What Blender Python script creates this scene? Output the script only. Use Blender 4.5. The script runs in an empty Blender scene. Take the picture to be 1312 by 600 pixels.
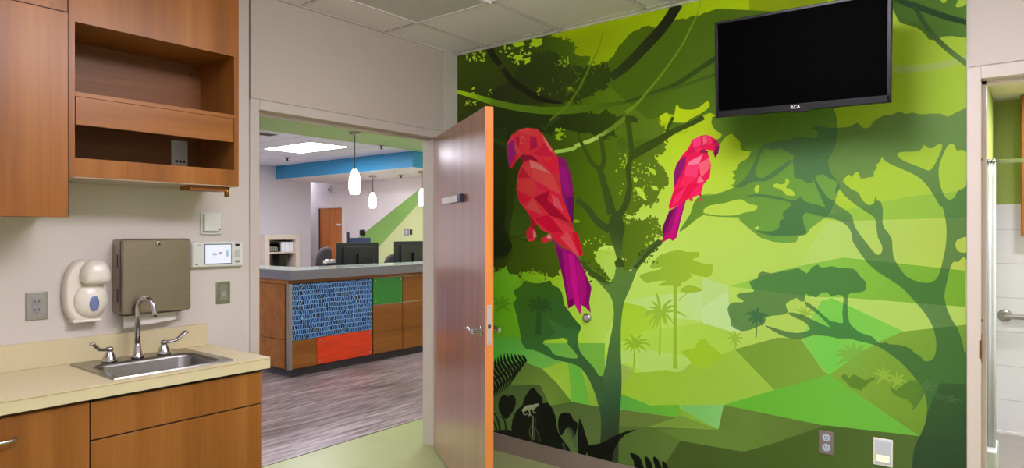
import bpy, bmesh, math, random
import numpy as np
from mathutils import Vector, Matrix
from mathutils.geometry import delaunay_2d_cdt

random.seed(7)
PI = math.pi
scene = bpy.context.scene
COL = scene.collection

# ---------------------------------------------------------------- camera
FPX, CX, CY = 841.0, 656.0, 298.5
CAM = (-3.435, -3.209, 1.476)
YAW = math.radians(38.29)
FW = (math.cos(YAW), math.sin(YAW))
RT = (math.sin(YAW), -math.cos(YAW))
cd = bpy.data.cameras.new('camera')
cd.sensor_width = 36.0
cd.lens = FPX / 1312 * 36.0
cd.shift_y = (CY - 300.0) / 1312
cd.clip_start = 0.02
co = bpy.data.objects.new('camera', cd)
COL.objects.link(co)
co.location = CAM
co.rotation_euler = (PI / 2, 0, YAW - PI / 2)
scene.camera = co


def on_plane(px, py, ax, v):
    s = (px - CX) / FPX
    d = (FW[0] + s * RT[0], FW[1] + s * RT[1], -(py - CY) / FPX)
    t = (v - CAM[ax]) / d[ax]
    return tuple(CAM[i] + t * d[i] for i in range(3))


# ---------------------------------------------------------------- colour / materials
def lin(c):
    r = []
    for v in c[:3]:
        v = v / 255.0
        r.append(v / 12.92 if v <= 0.04045 else ((v + 0.055) / 1.055) ** 2.4)
    return (r[0], r[1], r[2], 1.0)


def new_mat(name):
    m = bpy.data.materials.new(name)
    m.use_nodes = True
    nt = m.node_tree
    return m, nt, nt.nodes['Principled BSDF']


def mat(name, c, rough=0.5, metal=0.0, spec=0.5, noise=0.0, nscale=20.0, bump=0.0, emit=None, estr=0.0, coat=0.0, trans=0.0, aniso=None):
    m, nt, b = new_mat(name)
    col = lin(c)
    b.inputs['Base Color'].default_value = col
    b.inputs['Roughness'].default_value = rough
    b.inputs['Metallic'].default_value = metal
    b.inputs['Specular IOR Level'].default_value = spec
    b.inputs['Coat Weight'].default_value = coat
    b.inputs['Coat Roughness'].default_value = 0.15
    b.inputs['Transmission Weight'].default_value = trans
    if emit:
        b.inputs['Emission Color'].default_value = lin(emit)
        b.inputs['Emission Strength'].default_value = estr
    if noise or bump:
        tc = nt.nodes.new('ShaderNodeTexCoord')
        mp = nt.nodes.new('ShaderNodeMapping')
        nt.links.new(tc.outputs['Object'], mp.inputs['Vector'])
        if aniso:
            mp.inputs['Scale'].default_value = aniso
        n = nt.nodes.new('ShaderNodeTexNoise')
        n.inputs['Scale'].default_value = nscale
        n.inputs['Detail'].default_value = 5
        nt.links.new(mp.outputs['Vector'], n.inputs['Vector'])
        if noise:
            mr = nt.nodes.new('ShaderNodeMapRange')
            mr.inputs['From Min'].default_value = 0.25
            mr.inputs['From Max'].default_value = 0.75
            mr.inputs['To Min'].default_value = 1 - noise
            mr.inputs['To Max'].default_value = 1 + noise
            nt.links.new(n.outputs['Fac'], mr.inputs['Value'])
            mx = nt.nodes.new('ShaderNodeVectorMath')
            mx.operation = 'SCALE'
            mx.inputs[0].default_value = col[:3]
            nt.links.new(mr.outputs['Result'], mx.inputs['Scale'])
            nt.links.new(mx.outputs['Vector'], b.inputs['Base Color'])
        if bump:
            bp = nt.nodes.new('ShaderNodeBump')
            bp.inputs['Strength'].default_value = bump
            bp.inputs['Distance'].default_value = 0.002
            nt.links.new(n.outputs['Fac'], bp.inputs['Height'])
            nt.links.new(bp.outputs['Normal'], b.inputs['Normal'])
    return m


def wood(name, c1, c2, c3, rough=0.35, axis=2, coat=0.0, scale=1.0):
    """veneer: long streaks along one axis"""
    m, nt, b = new_mat(name)
    tc = nt.nodes.new('ShaderNodeTexCoord')
    mp = nt.nodes.new('ShaderNodeMapping')
    sc = [9.0 * scale] * 3
    sc[axis] = 0.55 * scale
    mp.inputs['Scale'].default_value = sc
    nt.links.new(tc.outputs['Object'], mp.inputs['Vector'])
    n1 = nt.nodes.new('ShaderNodeTexNoise')
    n1.inputs['Scale'].default_value = 1.1
    n1.inputs['Detail'].default_value = 4
    n1.inputs['Distortion'].default_value = 0.35
    nt.links.new(mp.outputs['Vector'], n1.inputs['Vector'])
    mp2 = nt.nodes.new('ShaderNodeMapping')
    sc2 = [90.0 * scale] * 3
    sc2[axis] = 2.5 * scale
    mp2.inputs['Scale'].default_value = sc2
    nt.links.new(tc.outputs['Object'], mp2.inputs['Vector'])
    n2 = nt.nodes.new('ShaderNodeTexNoise')
    n2.inputs['Scale'].default_value = 1.0
    n2.inputs['Detail'].default_value = 3
    nt.links.new(mp2.outputs['Vector'], n2.inputs['Vector'])
    r = nt.nodes.new('ShaderNodeValToRGB')
    e = r.color_ramp.elements
    e[0].position = 0.32
    e[0].color = lin(c1)
    e[1].position = 0.70
    e[1].color = lin(c3)
    k = e.new(0.5)
    k.color = lin(c2)
    nt.links.new(n1.outputs['Fac'], r.inputs['Fac'])
    mr = nt.nodes.new('ShaderNodeMapRange')
    mr.inputs['From Min'].default_value = 0.3
    mr.inputs['From Max'].default_value = 0.7
    mr.inputs['To Min'].default_value = 0.93
    mr.inputs['To Max'].default_value = 1.07
    nt.links.new(n2.outputs['Fac'], mr.inputs['Value'])
    mx = nt.nodes.new('ShaderNodeVectorMath')
    mx.operation = 'SCALE'
    nt.links.new(r.outputs['Color'], mx.inputs[0])
    nt.links.new(mr.outputs['Result'], mx.inputs['Scale'])
    nt.links.new(mx.outputs['Vector'], b.inputs['Base Color'])
    b.inputs['Roughness'].default_value = rough
    b.inputs['Specular IOR Level'].default_value = 0.3
    b.inputs['Coat Weight'].default_value = coat
    b.inputs['Coat Roughness'].default_value = 0.2
    return m


def emis(name, c, s):
    m, nt, b = new_mat(name)
    nt.nodes.remove(b)
    e = nt.nodes.new('ShaderNodeEmission')
    e.inputs['Color'].default_value = lin(c)
    e.inputs['Strength'].default_value = s
    nt.links.new(e.outputs[0], nt.nodes['Material Output'].inputs[0])
    return m


# ---------------------------------------------------------------- mesh builder
class MB:
    def __init__(self, M=None):
        self.bm = bmesh.new()
        self.M = M or Matrix.Identity(4)
        self.mi = 0
        self.sm = False

    def _done(self, vs, fs):
        for f in fs:
            f.material_index = self.mi
            f.smooth = self.sm
        return vs

    def verts(self, pts):
        return [self.bm.verts.new(self.M @ Vector(p)) for p in pts]

    def face(self, pts):
        v = self.verts(pts)
        self._done(v, [self.bm.faces.new(v)])
        return self

    def box(self, x0, x1, y0, y1, z0, z1, bevel=0.0, seg=2):
        x0, x1 = min(x0, x1), max(x0, x1)
        y0, y1 = min(y0, y1), max(y0, y1)
        z0, z1 = min(z0, z1), max(z0, z1)
        v = self.verts([(x, y, z) for z in (z0, z1) for y in (y0, y1) for x in (x0, x1)])
        q = [(0, 2, 3, 1), (4, 5, 7, 6), (0, 1, 5, 4), (2, 6, 7, 3), (0, 4, 6, 2), (1, 3, 7, 5)]
        fs = [self.bm.faces.new([v[i] for i in f]) for f in q]
        self._done(v, fs)
        if bevel > 0:
            es = list({e for f in fs for e in f.edges})
            r = bmesh.ops.bevel(self.bm, geom=es, offset=bevel, segments=seg, profile=0.5, affect='EDGES')
            for f in r['faces']:
                f.material_index = self.mi
                f.smooth = True
        return self

    def loft(self, loops, close=True, cap0=True, cap1=True):
        rows = [self.verts(l) for l in loops]
        fs = []
        n = len(rows[0])
        for a, b in zip(rows, rows[1:]):
            for i in range(n if close else n - 1):
                j = (i + 1) % n
                fs.append(self.bm.faces.new([a[i], a[j], b[j], b[i]]))
        self._done(None, fs)
        s, self.sm = self.sm, False
        if cap0:
            self._done(None, [self.bm.faces.new(rows[0][::-1])])
        if cap1:
            self._done(None, [self.bm.faces.new(rows[-1])])
        self.sm = s
        return self

    def lathe(self, prof, c=(0, 0, 0), axis='z', n=24, cap0=True, cap1=True):
        def pt(r, h, a):
            u, w = r * math.cos(a), r * math.sin(a)
            if axis == 'z':
                p = (u, w, h)
            elif axis == 'x':
                p = (h, u, w)
            else:
                p = (w, h, u)
            return (p[0] + c[0], p[1] + c[1], p[2] + c[2])
        s, self.sm = self.sm, True
        self.loft([[pt(max(r, 1e-5), h, 2 * PI * i / n) for i in range(n)] for r, h in prof], True, cap0, cap1)
        self.sm = s
        return self

    def cyl(self, c, r, h, axis='z', n=20):
        return self.lathe([(r, 0), (r, h)], c, axis, n)

    def tube(self, path, r, n=10, caps=True):
        P = [Vector(p) for p in path]
        rs = r if isinstance(r, (list, tuple)) else [r] * len(P)
        up = Vector((0.123, 0.31, 0.95)).normalized()
        loops = []
        for i, p in enumerate(P):
            t = (P[min(i + 1, len(P) - 1)] - P[max(i - 1, 0)]).normalized()
            a = t.cross(up)
            if a.length < 1e-3:
                a = t.cross(Vector((1, 0, 0)))
            a.normalize()
            b = a.cross(t).normalized()
            loops.append([tuple(p + (a * math.cos(2 * PI * k / n) + b * math.sin(2 * PI * k / n)) * rs[i]) for k in range(n)])
        s, self.sm = self.sm, True
        self.loft(loops, True, caps, caps)
        self.sm = s
        return self

    def prism(self, pts, axis, a, b):
        """pts: 2-D outline; axis = extrusion axis; other axes in order"""
        def p3(p, h):
            if axis == 'x':
                return (h, p[0], p[1])
            if axis == 'y':
                return (p[0], h, p[1])
            return (p[0], p[1], h)
        self.loft([[p3(p, a) for p in pts], [p3(p, b) for p in pts]])
        return self

    def ellipsoid(self, c, r, nu=20, nv=12):
        prof = []
        s, self.sm = self.sm, True
        loops = []
        for j in range(nv + 1):
            th = PI * j / nv
            rr = max(math.sin(th), 1e-4)
            loops.append([(c[0] + r[0] * rr * math.cos(2 * PI * i / nu), c[1] + r[1] * rr * math.sin(2 * PI * i / nu), c[2] - r[2] * math.cos(th)) for i in range(nu)])
        self.loft(loops)
        self.sm = s
        return self

    def build(self, name, mats, parent=None, local=False, label=None, cat=None, group=None, kind=None):
        bmesh.ops.recalc_face_normals(self.bm, faces=self.bm.faces)
        me = bpy.data.meshes.new(name)
        self.bm.to_mesh(me)
        self.bm.free()
        for m in (mats if isinstance(mats, (list, tuple)) else [mats]):
            me.materials.append(m)
        o = bpy.data.objects.new(name, me)
        COL.objects.link(o)
        if parent is not None:
            o.parent = parent
            if not local:
                o.matrix_parent_inverse = WORLD[parent.name].inverted()
        WORLD[o.name] = (WORLD[parent.name].copy() if local and parent is not None else Matrix.Identity(4))
        return tag(o, label, cat, group, kind)


WORLD = {}


def tag(o, label=None, cat=None, group=None, kind=None):
    if label:
        o['label'] = label
    if cat:
        o['category'] = cat
    if group:
        o['group'] = group
    if kind:
        o['kind'] = kind
    return o


def thing(name, label, cat, loc=(0, 0, 0), rz=0.0, group=None, kind=None, M=None):
    o = bpy.data.objects.new(name, None)
    COL.objects.link(o)
    o.empty_display_size = 0.05
    o.matrix_world = M if M is not None else Matrix.Translation(loc) @ Matrix.Rotation(rz, 4, 'Z')
    WORLD[o.name] = o.matrix_world.copy()
    return tag(o, label, cat, group, kind)


def copy_thing(o, loc, label=None, group=None):
    c = o.copy()
    COL.objects.link(c)
    c.location = loc
    for ch in [x for x in bpy.data.objects if x.parent == o]:
        d = ch.copy()
        COL.objects.link(d)
        d.parent = c
        for g in [x for x in bpy.data.objects if x.parent == ch]:
            e = g.copy()
            COL.objects.link(e)
            e.parent = d
    if label:
        c['label'] = label
    if group:
        c['group'] = group
    return c


def rrect(x0, x1, z0, z1, r, n=5):
    pts = []
    for cx, cz, a0 in ((x1 - r, z0 + r, -90), (x1 - r, z1 - r, 0), (x0 + r, z1 - r, 90), (x0 + r, z0 + r, 180)):
        for k in range(n + 1):
            a = math.radians(a0 + 90 * k / n)
            pts.append((cx + r * math.cos(a), cz + r * math.sin(a)))
    return pts


def text_mesh(name, s, size, M, material, parent=None, extrude=0.0004):
    cu = bpy.data.curves.new(name, 'FONT')
    cu.body = s
    cu.size = size
    cu.extrude = extrude
    cu.align_x = 'CENTER'
    cu.align_y = 'CENTER'
    t = bpy.data.objects.new(name + '_tmp', cu)
    me = bpy.data.meshes.new_from_object(t)
    bpy.data.objects.remove(t)
    me.transform(M)
    me.materials.append(material)
    o = bpy.data.objects.new(name, me)
    COL.objects.link(o)
    if parent is not None:
        o.parent = parent
        o.matrix_parent_inverse = WORLD[parent.name].inverted()
    return o
# ---------------------------------------------------------------- materials
WALL = mat('beige_wall_paint', (208, 200, 191), 0.6, noise=0.015, nscale=3, bump=0.05)
FRAME = mat('putty_frame_paint', (204, 194, 184), 0.42)
PANELM = mat('taupe_panel_paint', (200, 189, 178), 0.5)
LOBBYW = mat('pale_lobby_paint', (236, 229, 228), 0.6)
WALLW = mat('white_wall_paint', (238, 236, 238), 0.6)
GREYW = mat('lilac_grey_paint', (208, 203, 210), 0.6)
BASEB = mat('taupe_vinyl_base', (142, 127, 114), 0.45)
TILE = mat('ceiling_tile', (246, 240, 255), 0.9, noise=0.02, nscale=90, bump=0.3)
TBAR = mat('ceiling_grid_paint', (232, 226, 236), 0.5)
GAP = mat('dark_gap', (40, 26, 16), 0.8)
CHERRY = wood('cherry_laminate', (126, 76, 28), (142, 87, 33), (154, 100, 46), 0.33)
CHERRYH = wood('cherry_laminate_across', (126, 76, 28), (142, 87, 33), (154, 100, 46), 0.33, axis=0)
DESKW = wood('desk_laminate', (126, 76, 24), (142, 88, 30), (154, 98, 40), 0.35, axis=0)
DOORW = wood('door_veneer', (144, 88, 54), (157, 99, 62), (168, 110, 72), 0.28, coat=1.0)
DOORE = wood('door_edge_wood', (206, 118, 48), (214, 128, 56), (222, 138, 68), 0.4)
INNER = wood('cabinet_inside', (112, 70, 34), (122, 77, 40), (132, 86, 46), 0.45, axis=0)
COUNTER = mat('beige_solid_surface', (208, 195, 155), 0.32, noise=0.02, nscale=120)
STEEL = mat('brushed_steel', (172, 168, 162), 0.30, 1.0, noise=0.04, nscale=30, aniso=(1, 1, 30))
SINKM = mat('sink_steel', (150, 148, 146), 0.27, 1.0, noise=0.05, nscale=40)
CHROME = mat('chrome', (188, 186, 188), 0.18, 1.0, noise=0.01)
TOWELM = mat('warm_steel_cover', (156, 144, 128), 0.33, 1.0, noise=0.04, nscale=14, aniso=(1, 1, 6))
WHITEP = mat('cream_plastic', (228, 221, 208), 0.28)
PALEP = mat('pale_plastic', (218, 221, 212), 0.35)
GREYP = mat('grey_plastic', (150, 148, 148), 0.4)
DARKP = mat('dark_plastic', (40, 38, 38), 0.4)
PAPER = mat('white_paper', (232, 226, 216), 0.9)
BLACK = mat('black_plastic', (12, 12, 14), 0.3)
BEZEL = mat('tv_bezel', (15, 14, 18), 0.35, spec=0.3)
SCREEN = mat('tv_screen', (1, 1, 1), 0.6, spec=0.02)
WHITE = mat('white_paint', (235, 232, 228), 0.45)
BRASS = mat('brass', (150, 110, 55), 0.3, 1.0)
LENS = mat('frosted_lens', (206, 202, 206), 0.4)
LAMP = emis('lit_lens', (249, 243, 255), 29.0)
LAMP3 = emis('lit_lens_sink', (249, 243, 255), 5.0)
FILL_LAMP = emis('added_fill_lens', (249, 243, 255), 3.6)
LOBLAMP = emis('lit_lobby_lens', (248, 244, 255), 40.0)
ENTLAMP = emis('added_entry_lens', (248, 244, 255), 15.0)
PEND = emis('lit_glass_shade', (255, 246, 236), 10.0)
GREENF = mat('green_vinyl_floor', (163, 172, 116), 0.38, noise=0.04, nscale=5, spec=0.4)
GREENC = mat('green_ceiling_paint', (160, 190, 118), 0.6)
BLUEC = mat('blue_bulkhead_paint', (52, 146, 190), 0.55)
STRIPE = mat('green_stripe_paint', (136, 182, 92), 0.6)
LIME = mat('pale_lime_paint', (204, 214, 152), 0.6)
DESKTOP = mat('desk_top_glass', (196, 208, 202), 0.12)
FASCIA = mat('grey_metal_laminate', (128, 126, 132), 0.34, 0.5)
KICK = mat('dark_toe_kick', (62, 58, 62), 0.5)
GREENP = mat('green_resin_panel', (10, 130, 10), 0.12, coat=0.5, noise=0.10, nscale=3, aniso=(1, 1, 8))
REDP = mat('red_resin_panel', (226, 60, 0), 0.15, coat=0.2, noise=0.14, nscale=3, aniso=(1, 1, 8))
CHAIRM = mat('charcoal_fabric', (58, 54, 58), 0.85, noise=0.1, nscale=200)
MONM = mat('monitor_shell', (20, 20, 26), 0.45)
BATHG = mat('olive_green_paint', (156, 172, 84), 0.6)
BATHT = mat('bath_ceiling_paint', (226, 222, 214), 0.6)
CURT = mat('white_curtain', (236, 238, 240), 0.6)


def plank_floor():
    m, nt, b = new_mat('grey_plank_vinyl')
    tc = nt.nodes.new('ShaderNodeTexCoord')
    br = nt.nodes.new('ShaderNodeTexBrick')
    br.inputs['Scale'].default_value = 1.0
    br.inputs['Brick Width'].default_value = 1.2
    br.inputs['Row Height'].default_value = 0.15
    br.inputs['Mortar Size'].default_value = 0.0015
    br.inputs['Color1'].default_value = (0.8, 0.8, 0.8, 1)
    br.inputs['Color2'].default_value = (1.15, 1.15, 1.15, 1)
    br.inputs['Mortar'].default_value = (0.6, 0.6, 0.6, 1)
    nt.links.new(tc.outputs['Object'], br.inputs['Vector'])
    mp = nt.nodes.new('ShaderNodeMapping')
    mp.inputs['Scale'].default_value = (1.3, 16, 1)
    nt.links.new(tc.outputs['Object'], mp.inputs['Vector'])
    n = nt.nodes.new('ShaderNodeTexNoise')
    n.inputs['Scale'].default_value = 1.6
    n.inputs['Detail'].default_value = 6
    n.inputs['Roughness'].default_value = 0.6
    n.inputs['Distortion'].default_value = 0.3
    nt.links.new(mp.outputs['Vector'], n.inputs['Vector'])
    r = nt.nodes.new('ShaderNodeValToRGB')
    e = r.color_ramp.elements
    e[0].position = 0.34
    e[0].color = lin((92, 78, 76))
    e[1].position = 0.66
    e[1].color = lin((172, 158, 160))
    k = e.new(0.5)
    k.color = lin((138, 123, 123))
    nt.links.new(n.outputs['Fac'], r.inputs['Fac'])
    mx = nt.nodes.new('ShaderNodeMix')
    mx.data_type = 'RGBA'
    mx.blend_type = 'MULTIPLY'
    mx.inputs['Factor'].default_value = 1.0
    nt.links.new(r.outputs['Color'], mx.inputs['A'])
    nt.links.new(br.outputs['Color'], mx.inputs['B'])
    nt.links.new(mx.outputs['Result'], b.inputs['Base Color'])
    b.inputs['Roughness'].default_value = 0.38
    return m


def bath_tile(c, w, h, name, mortar):
    m, nt, b = new_mat(name)
    tc = nt.nodes.new('ShaderNodeTexCoord')
    mp = nt.nodes.new('ShaderNodeMapping')
    mp.inputs['Rotation'].default_value = (0, 0, 0)
    sep = nt.nodes.new('ShaderNodeSeparateXYZ')
    cmb = nt.nodes.new('ShaderNodeCombineXYZ')
    nt.links.new(tc.outputs['Object'], sep.inputs[0])
    add = nt.nodes.new('ShaderNodeMath')
    nt.links.new(sep.outputs['X'], add.inputs[0])
    nt.links.new(sep.outputs['Y'], add.inputs[1])
    nt.links.new(add.outputs[0], cmb.inputs['X'])
    nt.links.new(sep.outputs['Z'], cmb.inputs['Y'])
    br = nt.nodes.new('ShaderNodeTexBrick')
    br.offset = 0.0
    br.inputs['Scale'].default_value = 1.0
    br.inputs['Brick Width'].default_value = w
    br.inputs['Row Height'].default_value = h
    br.inputs['Mortar Size'].default_value = 0.003
    br.inputs['Color1'].default_value = lin(c)
    br.inputs['Color2'].default_value = lin(tuple(v - 4 for v in c))
    br.inputs['Mortar'].default_value = lin(mortar)
    nt.links.new(cmb.outputs[0], br.inputs['Vector'])
    nt.links.new(br.outputs['Color'], b.inputs['Base Color'])
    b.inputs['Roughness'].default_value = 0.25
    return m


def mosaic():
    """blue glass mosaic: short upright slivers of navy and sky blue between pale joints"""
    m, nt, b = new_mat('blue_glass_mosaic')
    tc = nt.nodes.new('ShaderNodeTexCoord')
    sep = nt.nodes.new('ShaderNodeSeparateXYZ')
    cmb = nt.nodes.new('ShaderNodeCombineXYZ')
    nt.links.new(tc.outputs['Object'], sep.inputs[0])
    n = nt.nodes.new('ShaderNodeTexNoise')
    n.inputs['Scale'].default_value = 9
    nt.links.new(tc.outputs['Object'], n.inputs['Vector'])
    ma = nt.nodes.new('ShaderNodeMath')
    ma.operation = 'MULTIPLY_ADD'
    ma.inputs[1].default_value = 0.10
    nt.links.new(n.outputs['Fac'], ma.inputs[0])
    nt.links.new(sep.outputs['X'], ma.inputs[2])
    mb = nt.nodes.new('ShaderNodeMath')
    mb.operation = 'MULTIPLY_ADD'
    mb.inputs[1].default_value = 0.03
    nt.links.new(n.outputs['Fac'], mb.inputs[0])
    nt.links.new(sep.outputs['Z'], mb.inputs[2])
    nt.links.new(ma.outputs[0], cmb.inputs['X'])
    nt.links.new(mb.outputs[0], cmb.inputs['Y'])
    br = nt.nodes.new('ShaderNodeTexBrick')
    br.offset = 0.37
    br.inputs['Scale'].default_value = 1.0
    br.inputs['Brick Width'].default_value = 0.026
    br.inputs['Row Height'].default_value = 0.05
    br.inputs['Mortar Size'].default_value = 0.003
    br.inputs['Mortar Smooth'].default_value = 0.0
    br.inputs['Bias'].default_value = -0.1
    br.inputs['Color1'].default_value = lin((6, 18, 42))
    br.inputs['Color2'].default_value = lin((30, 82, 156))
    br.inputs['Mortar'].default_value = lin((120, 176, 226))
    nt.links.new(cmb.outputs[0], br.inputs['Vector'])
    nt.links.new(br.outputs['Color'], b.inputs['Base Color'])
    b.inputs['Roughness'].default_value = 0.12
    return m


PLANK = plank_floor()
BTILE = bath_tile((232, 230, 234), 0.20, 0.25, 'white_bath_tile', (206, 200, 190))
BFLOOR = mat('grey_bath_floor', (150, 142, 136), 0.5, noise=0.06, nscale=6)
MOSAIC = mosaic()
S = 'structure'

# ---------------------------------------------------------------- the setting
XW, YW = -5.2, -5.0        # far walls behind the camera
CZ = 2.74
b = MB(); b.box(XW, 4.8, YW, 0.585, -0.05, 0); b.build('floor', GREENF, kind=S)
b = MB(); b.box(-5.2, 4.8, 0.585, 10, -0.05, 0); b.build('floor_lobby', PLANK, kind=S)
b = MB(); b.box(-5.2, 4.8, 0.583, 0.587, 0, 0.003); b.build('trim_1', mat('dark_transition_strip', (110, 100, 92), 0.5), kind=S)

# suspended ceiling of the exam room: tiles and T-bars
b = MB()
b.box(XW, 0.0, YW, 0.0, CZ + 0.004, CZ + 0.05)
b.mi = 1
gx = [-0.675 - 0.61 * k for k in range(8)] + [-0.065]
gy = [-0.30 - 0.602 * k for k in range(8)]
for x in gx:
    b.box(x - 0.011, x + 0.011, YW, 0, CZ, CZ + 0.006)
for y in gy:
    b.box(XW, 0, y - 0.011, y + 0.011, CZ, CZ + 0.0055)
b.box(XW, 0, -0.02, 0, CZ - 0.001, CZ + 0.005)
b.box(-0.02, 0, YW, 0, CZ - 0.001, CZ + 0.005)
b.mi = 2
for x in gx:
    for s in (-1, 1):
        b.box(x + s * 0.0135 - 0.0022, x + s * 0.0135 + 0.0022, YW, -0.02, CZ + 0.0025, CZ + 0.0045)
for y in gy:
    for s in (-1, 1):
        b.box(XW, -0.02, y + s * 0.0135 - 0.0022, y + s * 0.0135 + 0.0022, CZ + 0.0025, CZ + 0.0045)
b.build('ceiling', [TILE, TBAR, GREYP], kind=S)

# wall with the sink and the doorway (y = 0)
XL, XR = -1.539, -0.222      # clear opening
FL, FR = -1.592, -0.170      # outside of the frame
b = MB()
b.box(XW, FL, 0, 0.112, 0, 2.8)
b.box(FR, 4.8, 0, 0.112, 0, 2.8)
b.box(FL, FR, 0, 0.112, 2.178, 2.8)
b.build('wall_left', WALL, kind=S)
# flush panel above the doorway with shadow gaps
b = MB()
b.box(FL + 0.006, -0.156, -0.006, 0.0, 2.184, CZ - 0.012)
b.mi = 1
b.box(FL, FL + 0.006, -0.002, 0.0, 2.18, CZ)
b.box(-0.156, -0.150, -0.002, 0.0, 2.18, CZ)
b.build('trim_2', [PANELM, mat('shadow_gap', (120, 104, 84), 0.7)], kind=S)
# steel door frame
b = MB()
b.box(FL, XL, -0.012, 0.122, 0, 2.18, 0.002)
b.box(XR, FR, -0.012, 0.122, 0, 2.18, 0.002)
b.box(XL, XR, -0.012, 0.122, 2.128, 2.18, 0.002)
b.box(XL, XL + 0.016, 0.045, 0.09, 0, 2.128)
b.box(XL, XR, 0.045, 0.09, 2.112, 2.128)
b.build('trim_3', FRAME, kind=S)

# mural wall (x = 0) with the bathroom doorway
BY0, BY1 = -3.045, -3.96
b = MB()
b.box(0.001, 0.14, 0, -2.996, 0, 2.8)
b.box(0.001, 0.14, -2.996, YW, 2.183, 2.8)
b.box(0.001, 0.14, -4.012, YW, 0, 2.183)
b.build('wall_right', WALL, kind=S)
b = MB(); b.box(-0.004, 0.002, -3.006, -4.0, 2.19, CZ - 0.01); b.build('trim_4', mat('pale_panel_paint', (212, 200, 190), 0.5), kind=S)
b = MB()
b.box(-0.012, 0.15, -2.996, BY0, 0, 2.183, 0.002)
b.box(-0.012, 0.15, BY1, BY1 - 0.052, 0, 2.183, 0.002)
b.box(-0.012, 0.15, BY0, BY1, 2.131, 2.183, 0.002)
b.mi = 0
b.box(0.045, 0.10, BY0, BY0 - 0.016, 0, 2.131)
b.box(0.045, 0.10, BY0, BY1, 2.115, 2.131)
b.mi = 1
b.box(0.0, 0.04, BY0 - 0.0015, BY0, 0.92, 1.04)
b.box(-0.0135, -0.0, BY0, BY0 + 0.006, 0.94, 1.02)
b.mi = 2
b.cyl((0.02, BY0 + 0.001, 1.79), 0.006, -0.004, 'y')
b.cyl((0.02, BY0 + 0.001, 1.10), 0.006, -0.004, 'y')
b.build('trim_5', [mat('pale_frame_paint', (222, 208, 198), 0.42), BRASS, DARKP], kind=S)
b = MB(); b.box(-0.012, 0, 0, -2.996, 0, 0.113, 0.002); b.build('baseboard_right', BASEB, kind=S)
b = MB(); b.box(-0.15, 0, -0.012, 0, 0, 0.113, 0.002); b.build('baseboard_left', BASEB, kind=S)
b = MB(); b.box(XW, 0.0, YW - 0.1, YW, 0, 2.8); b.build('wall_back', WALLW, kind=S)
b = MB(); b.box(XW - 0.1, XW, YW, 10, 0, 2.8); b.build('wall_side', WALLW, kind=S)

# lobby shell
b = MB()
b.box(-5.2, 4.8, 0.112, 4.2, CZ, CZ + 0.05)
b.build('ceiling_entry', GREENC, kind=S)
b = MB()
b.box(-5.2, 4.8, 4.2, 10, CZ, CZ + 0.05)
b.mi = 1
for k in range(16):
    b.box(-5.2 + 0.61 * k + 0.1, -5.2 + 0.61 * k + 0.124, 4.2, 8, CZ - 0.003, CZ)
for k in range(7):
    b.box(-5.2, 3.55, 4.55 + 0.605 * k, 4.574 + 0.605 * k, CZ - 0.003, CZ)
b.build('ceiling_lobby', [mat('lobby_ceiling_tile', (238, 240, 250), 0.9), TBAR], kind=S)
b = MB()
b.box(3.55, 4.8, 4.25, 8.0, 2.489, 2.74)
b.build('ceiling_bulkhead', [BLUEC], kind=S)
b = MB(); b.box(3.56, 4.8, 4.26, 8.0, 2.483, 2.489); b.build('ceiling_soffit', LOBBYW, kind=S)
b = MB(); b.box(-5.2, 4.314, 8.0, 8.12, 0, 2.8); b.build('wall_lobby_side', GREYW, kind=S)
b = MB(); b.box(4.20, 4.9, 10, 10.1, 0, 2.8); b.box(4.2, 4.314, 8.12, 10, 0, 2.8); b.build('wall_corridor', GREYW, kind=S)
b = MB()
b.box(4.8, 4.9, 0.112, 10, 0, 2.8)
b.mi = 1
def up(y): return 2.294 - 0.512 * (y - 5.35)
def lo(y): return 2.0 - 0.739 * (y - 5.44)
b.prism([(4.6, up(4.6)), (4.6, lo(4.6)), (7.2, lo(7.2)), (7.2, up(7.2))], 'x', 4.797, 4.80)
b.mi = 2
b.prism([(4.6, lo(4.6)), (4.6, 0.1), (7.2, 0.1), (7.2, lo(7.2))], 'x', 4.797, 4.80)
b.prism([(0.2, 2.483), (0.2, 0.1), (4.6, 0.1), (4.6, 2.483)], 'x', 4.797, 4.80)
b.build('wall_lobby_back', [LOBBYW, STRIPE, LIME], kind=S)
# far door in the lobby
d2 = thing('door_2', 'closed wooden door with white frame in the far lobby wall', 'door', (4.8, 8.0, 0), kind=S)
b = MB(); b.box(4.775, 4.795, 7.6, 8.35, 0.01, 1.98); b.build('door_leaf', wood('far_door_veneer', (190, 112, 56), (200, 122, 62), (208, 132, 72), 0.4), d2)
b = MB(); b.box(4.76, 4.795, 7.54, 7.6, 0, 2.03); b.box(4.76, 4.795, 8.37, 8.45, 0, 2.03); b.box(4.76, 4.795, 7.6, 8.37, 1.98, 2.03); b.build('door_frame', WHITE, d2)
b = MB(); b.box(4.765, 4.79, 8.34, 8.37, 0.01, 1.97); b.build('gap_shade', KICK, d2)  # dark strip standing in for the shaded gap at the hinge side
b = MB(); b.box(4.772, 4.776, 7.64, 7.78, 1.62, 1.66); b.build('door_sign', WHITE, d2)

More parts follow.
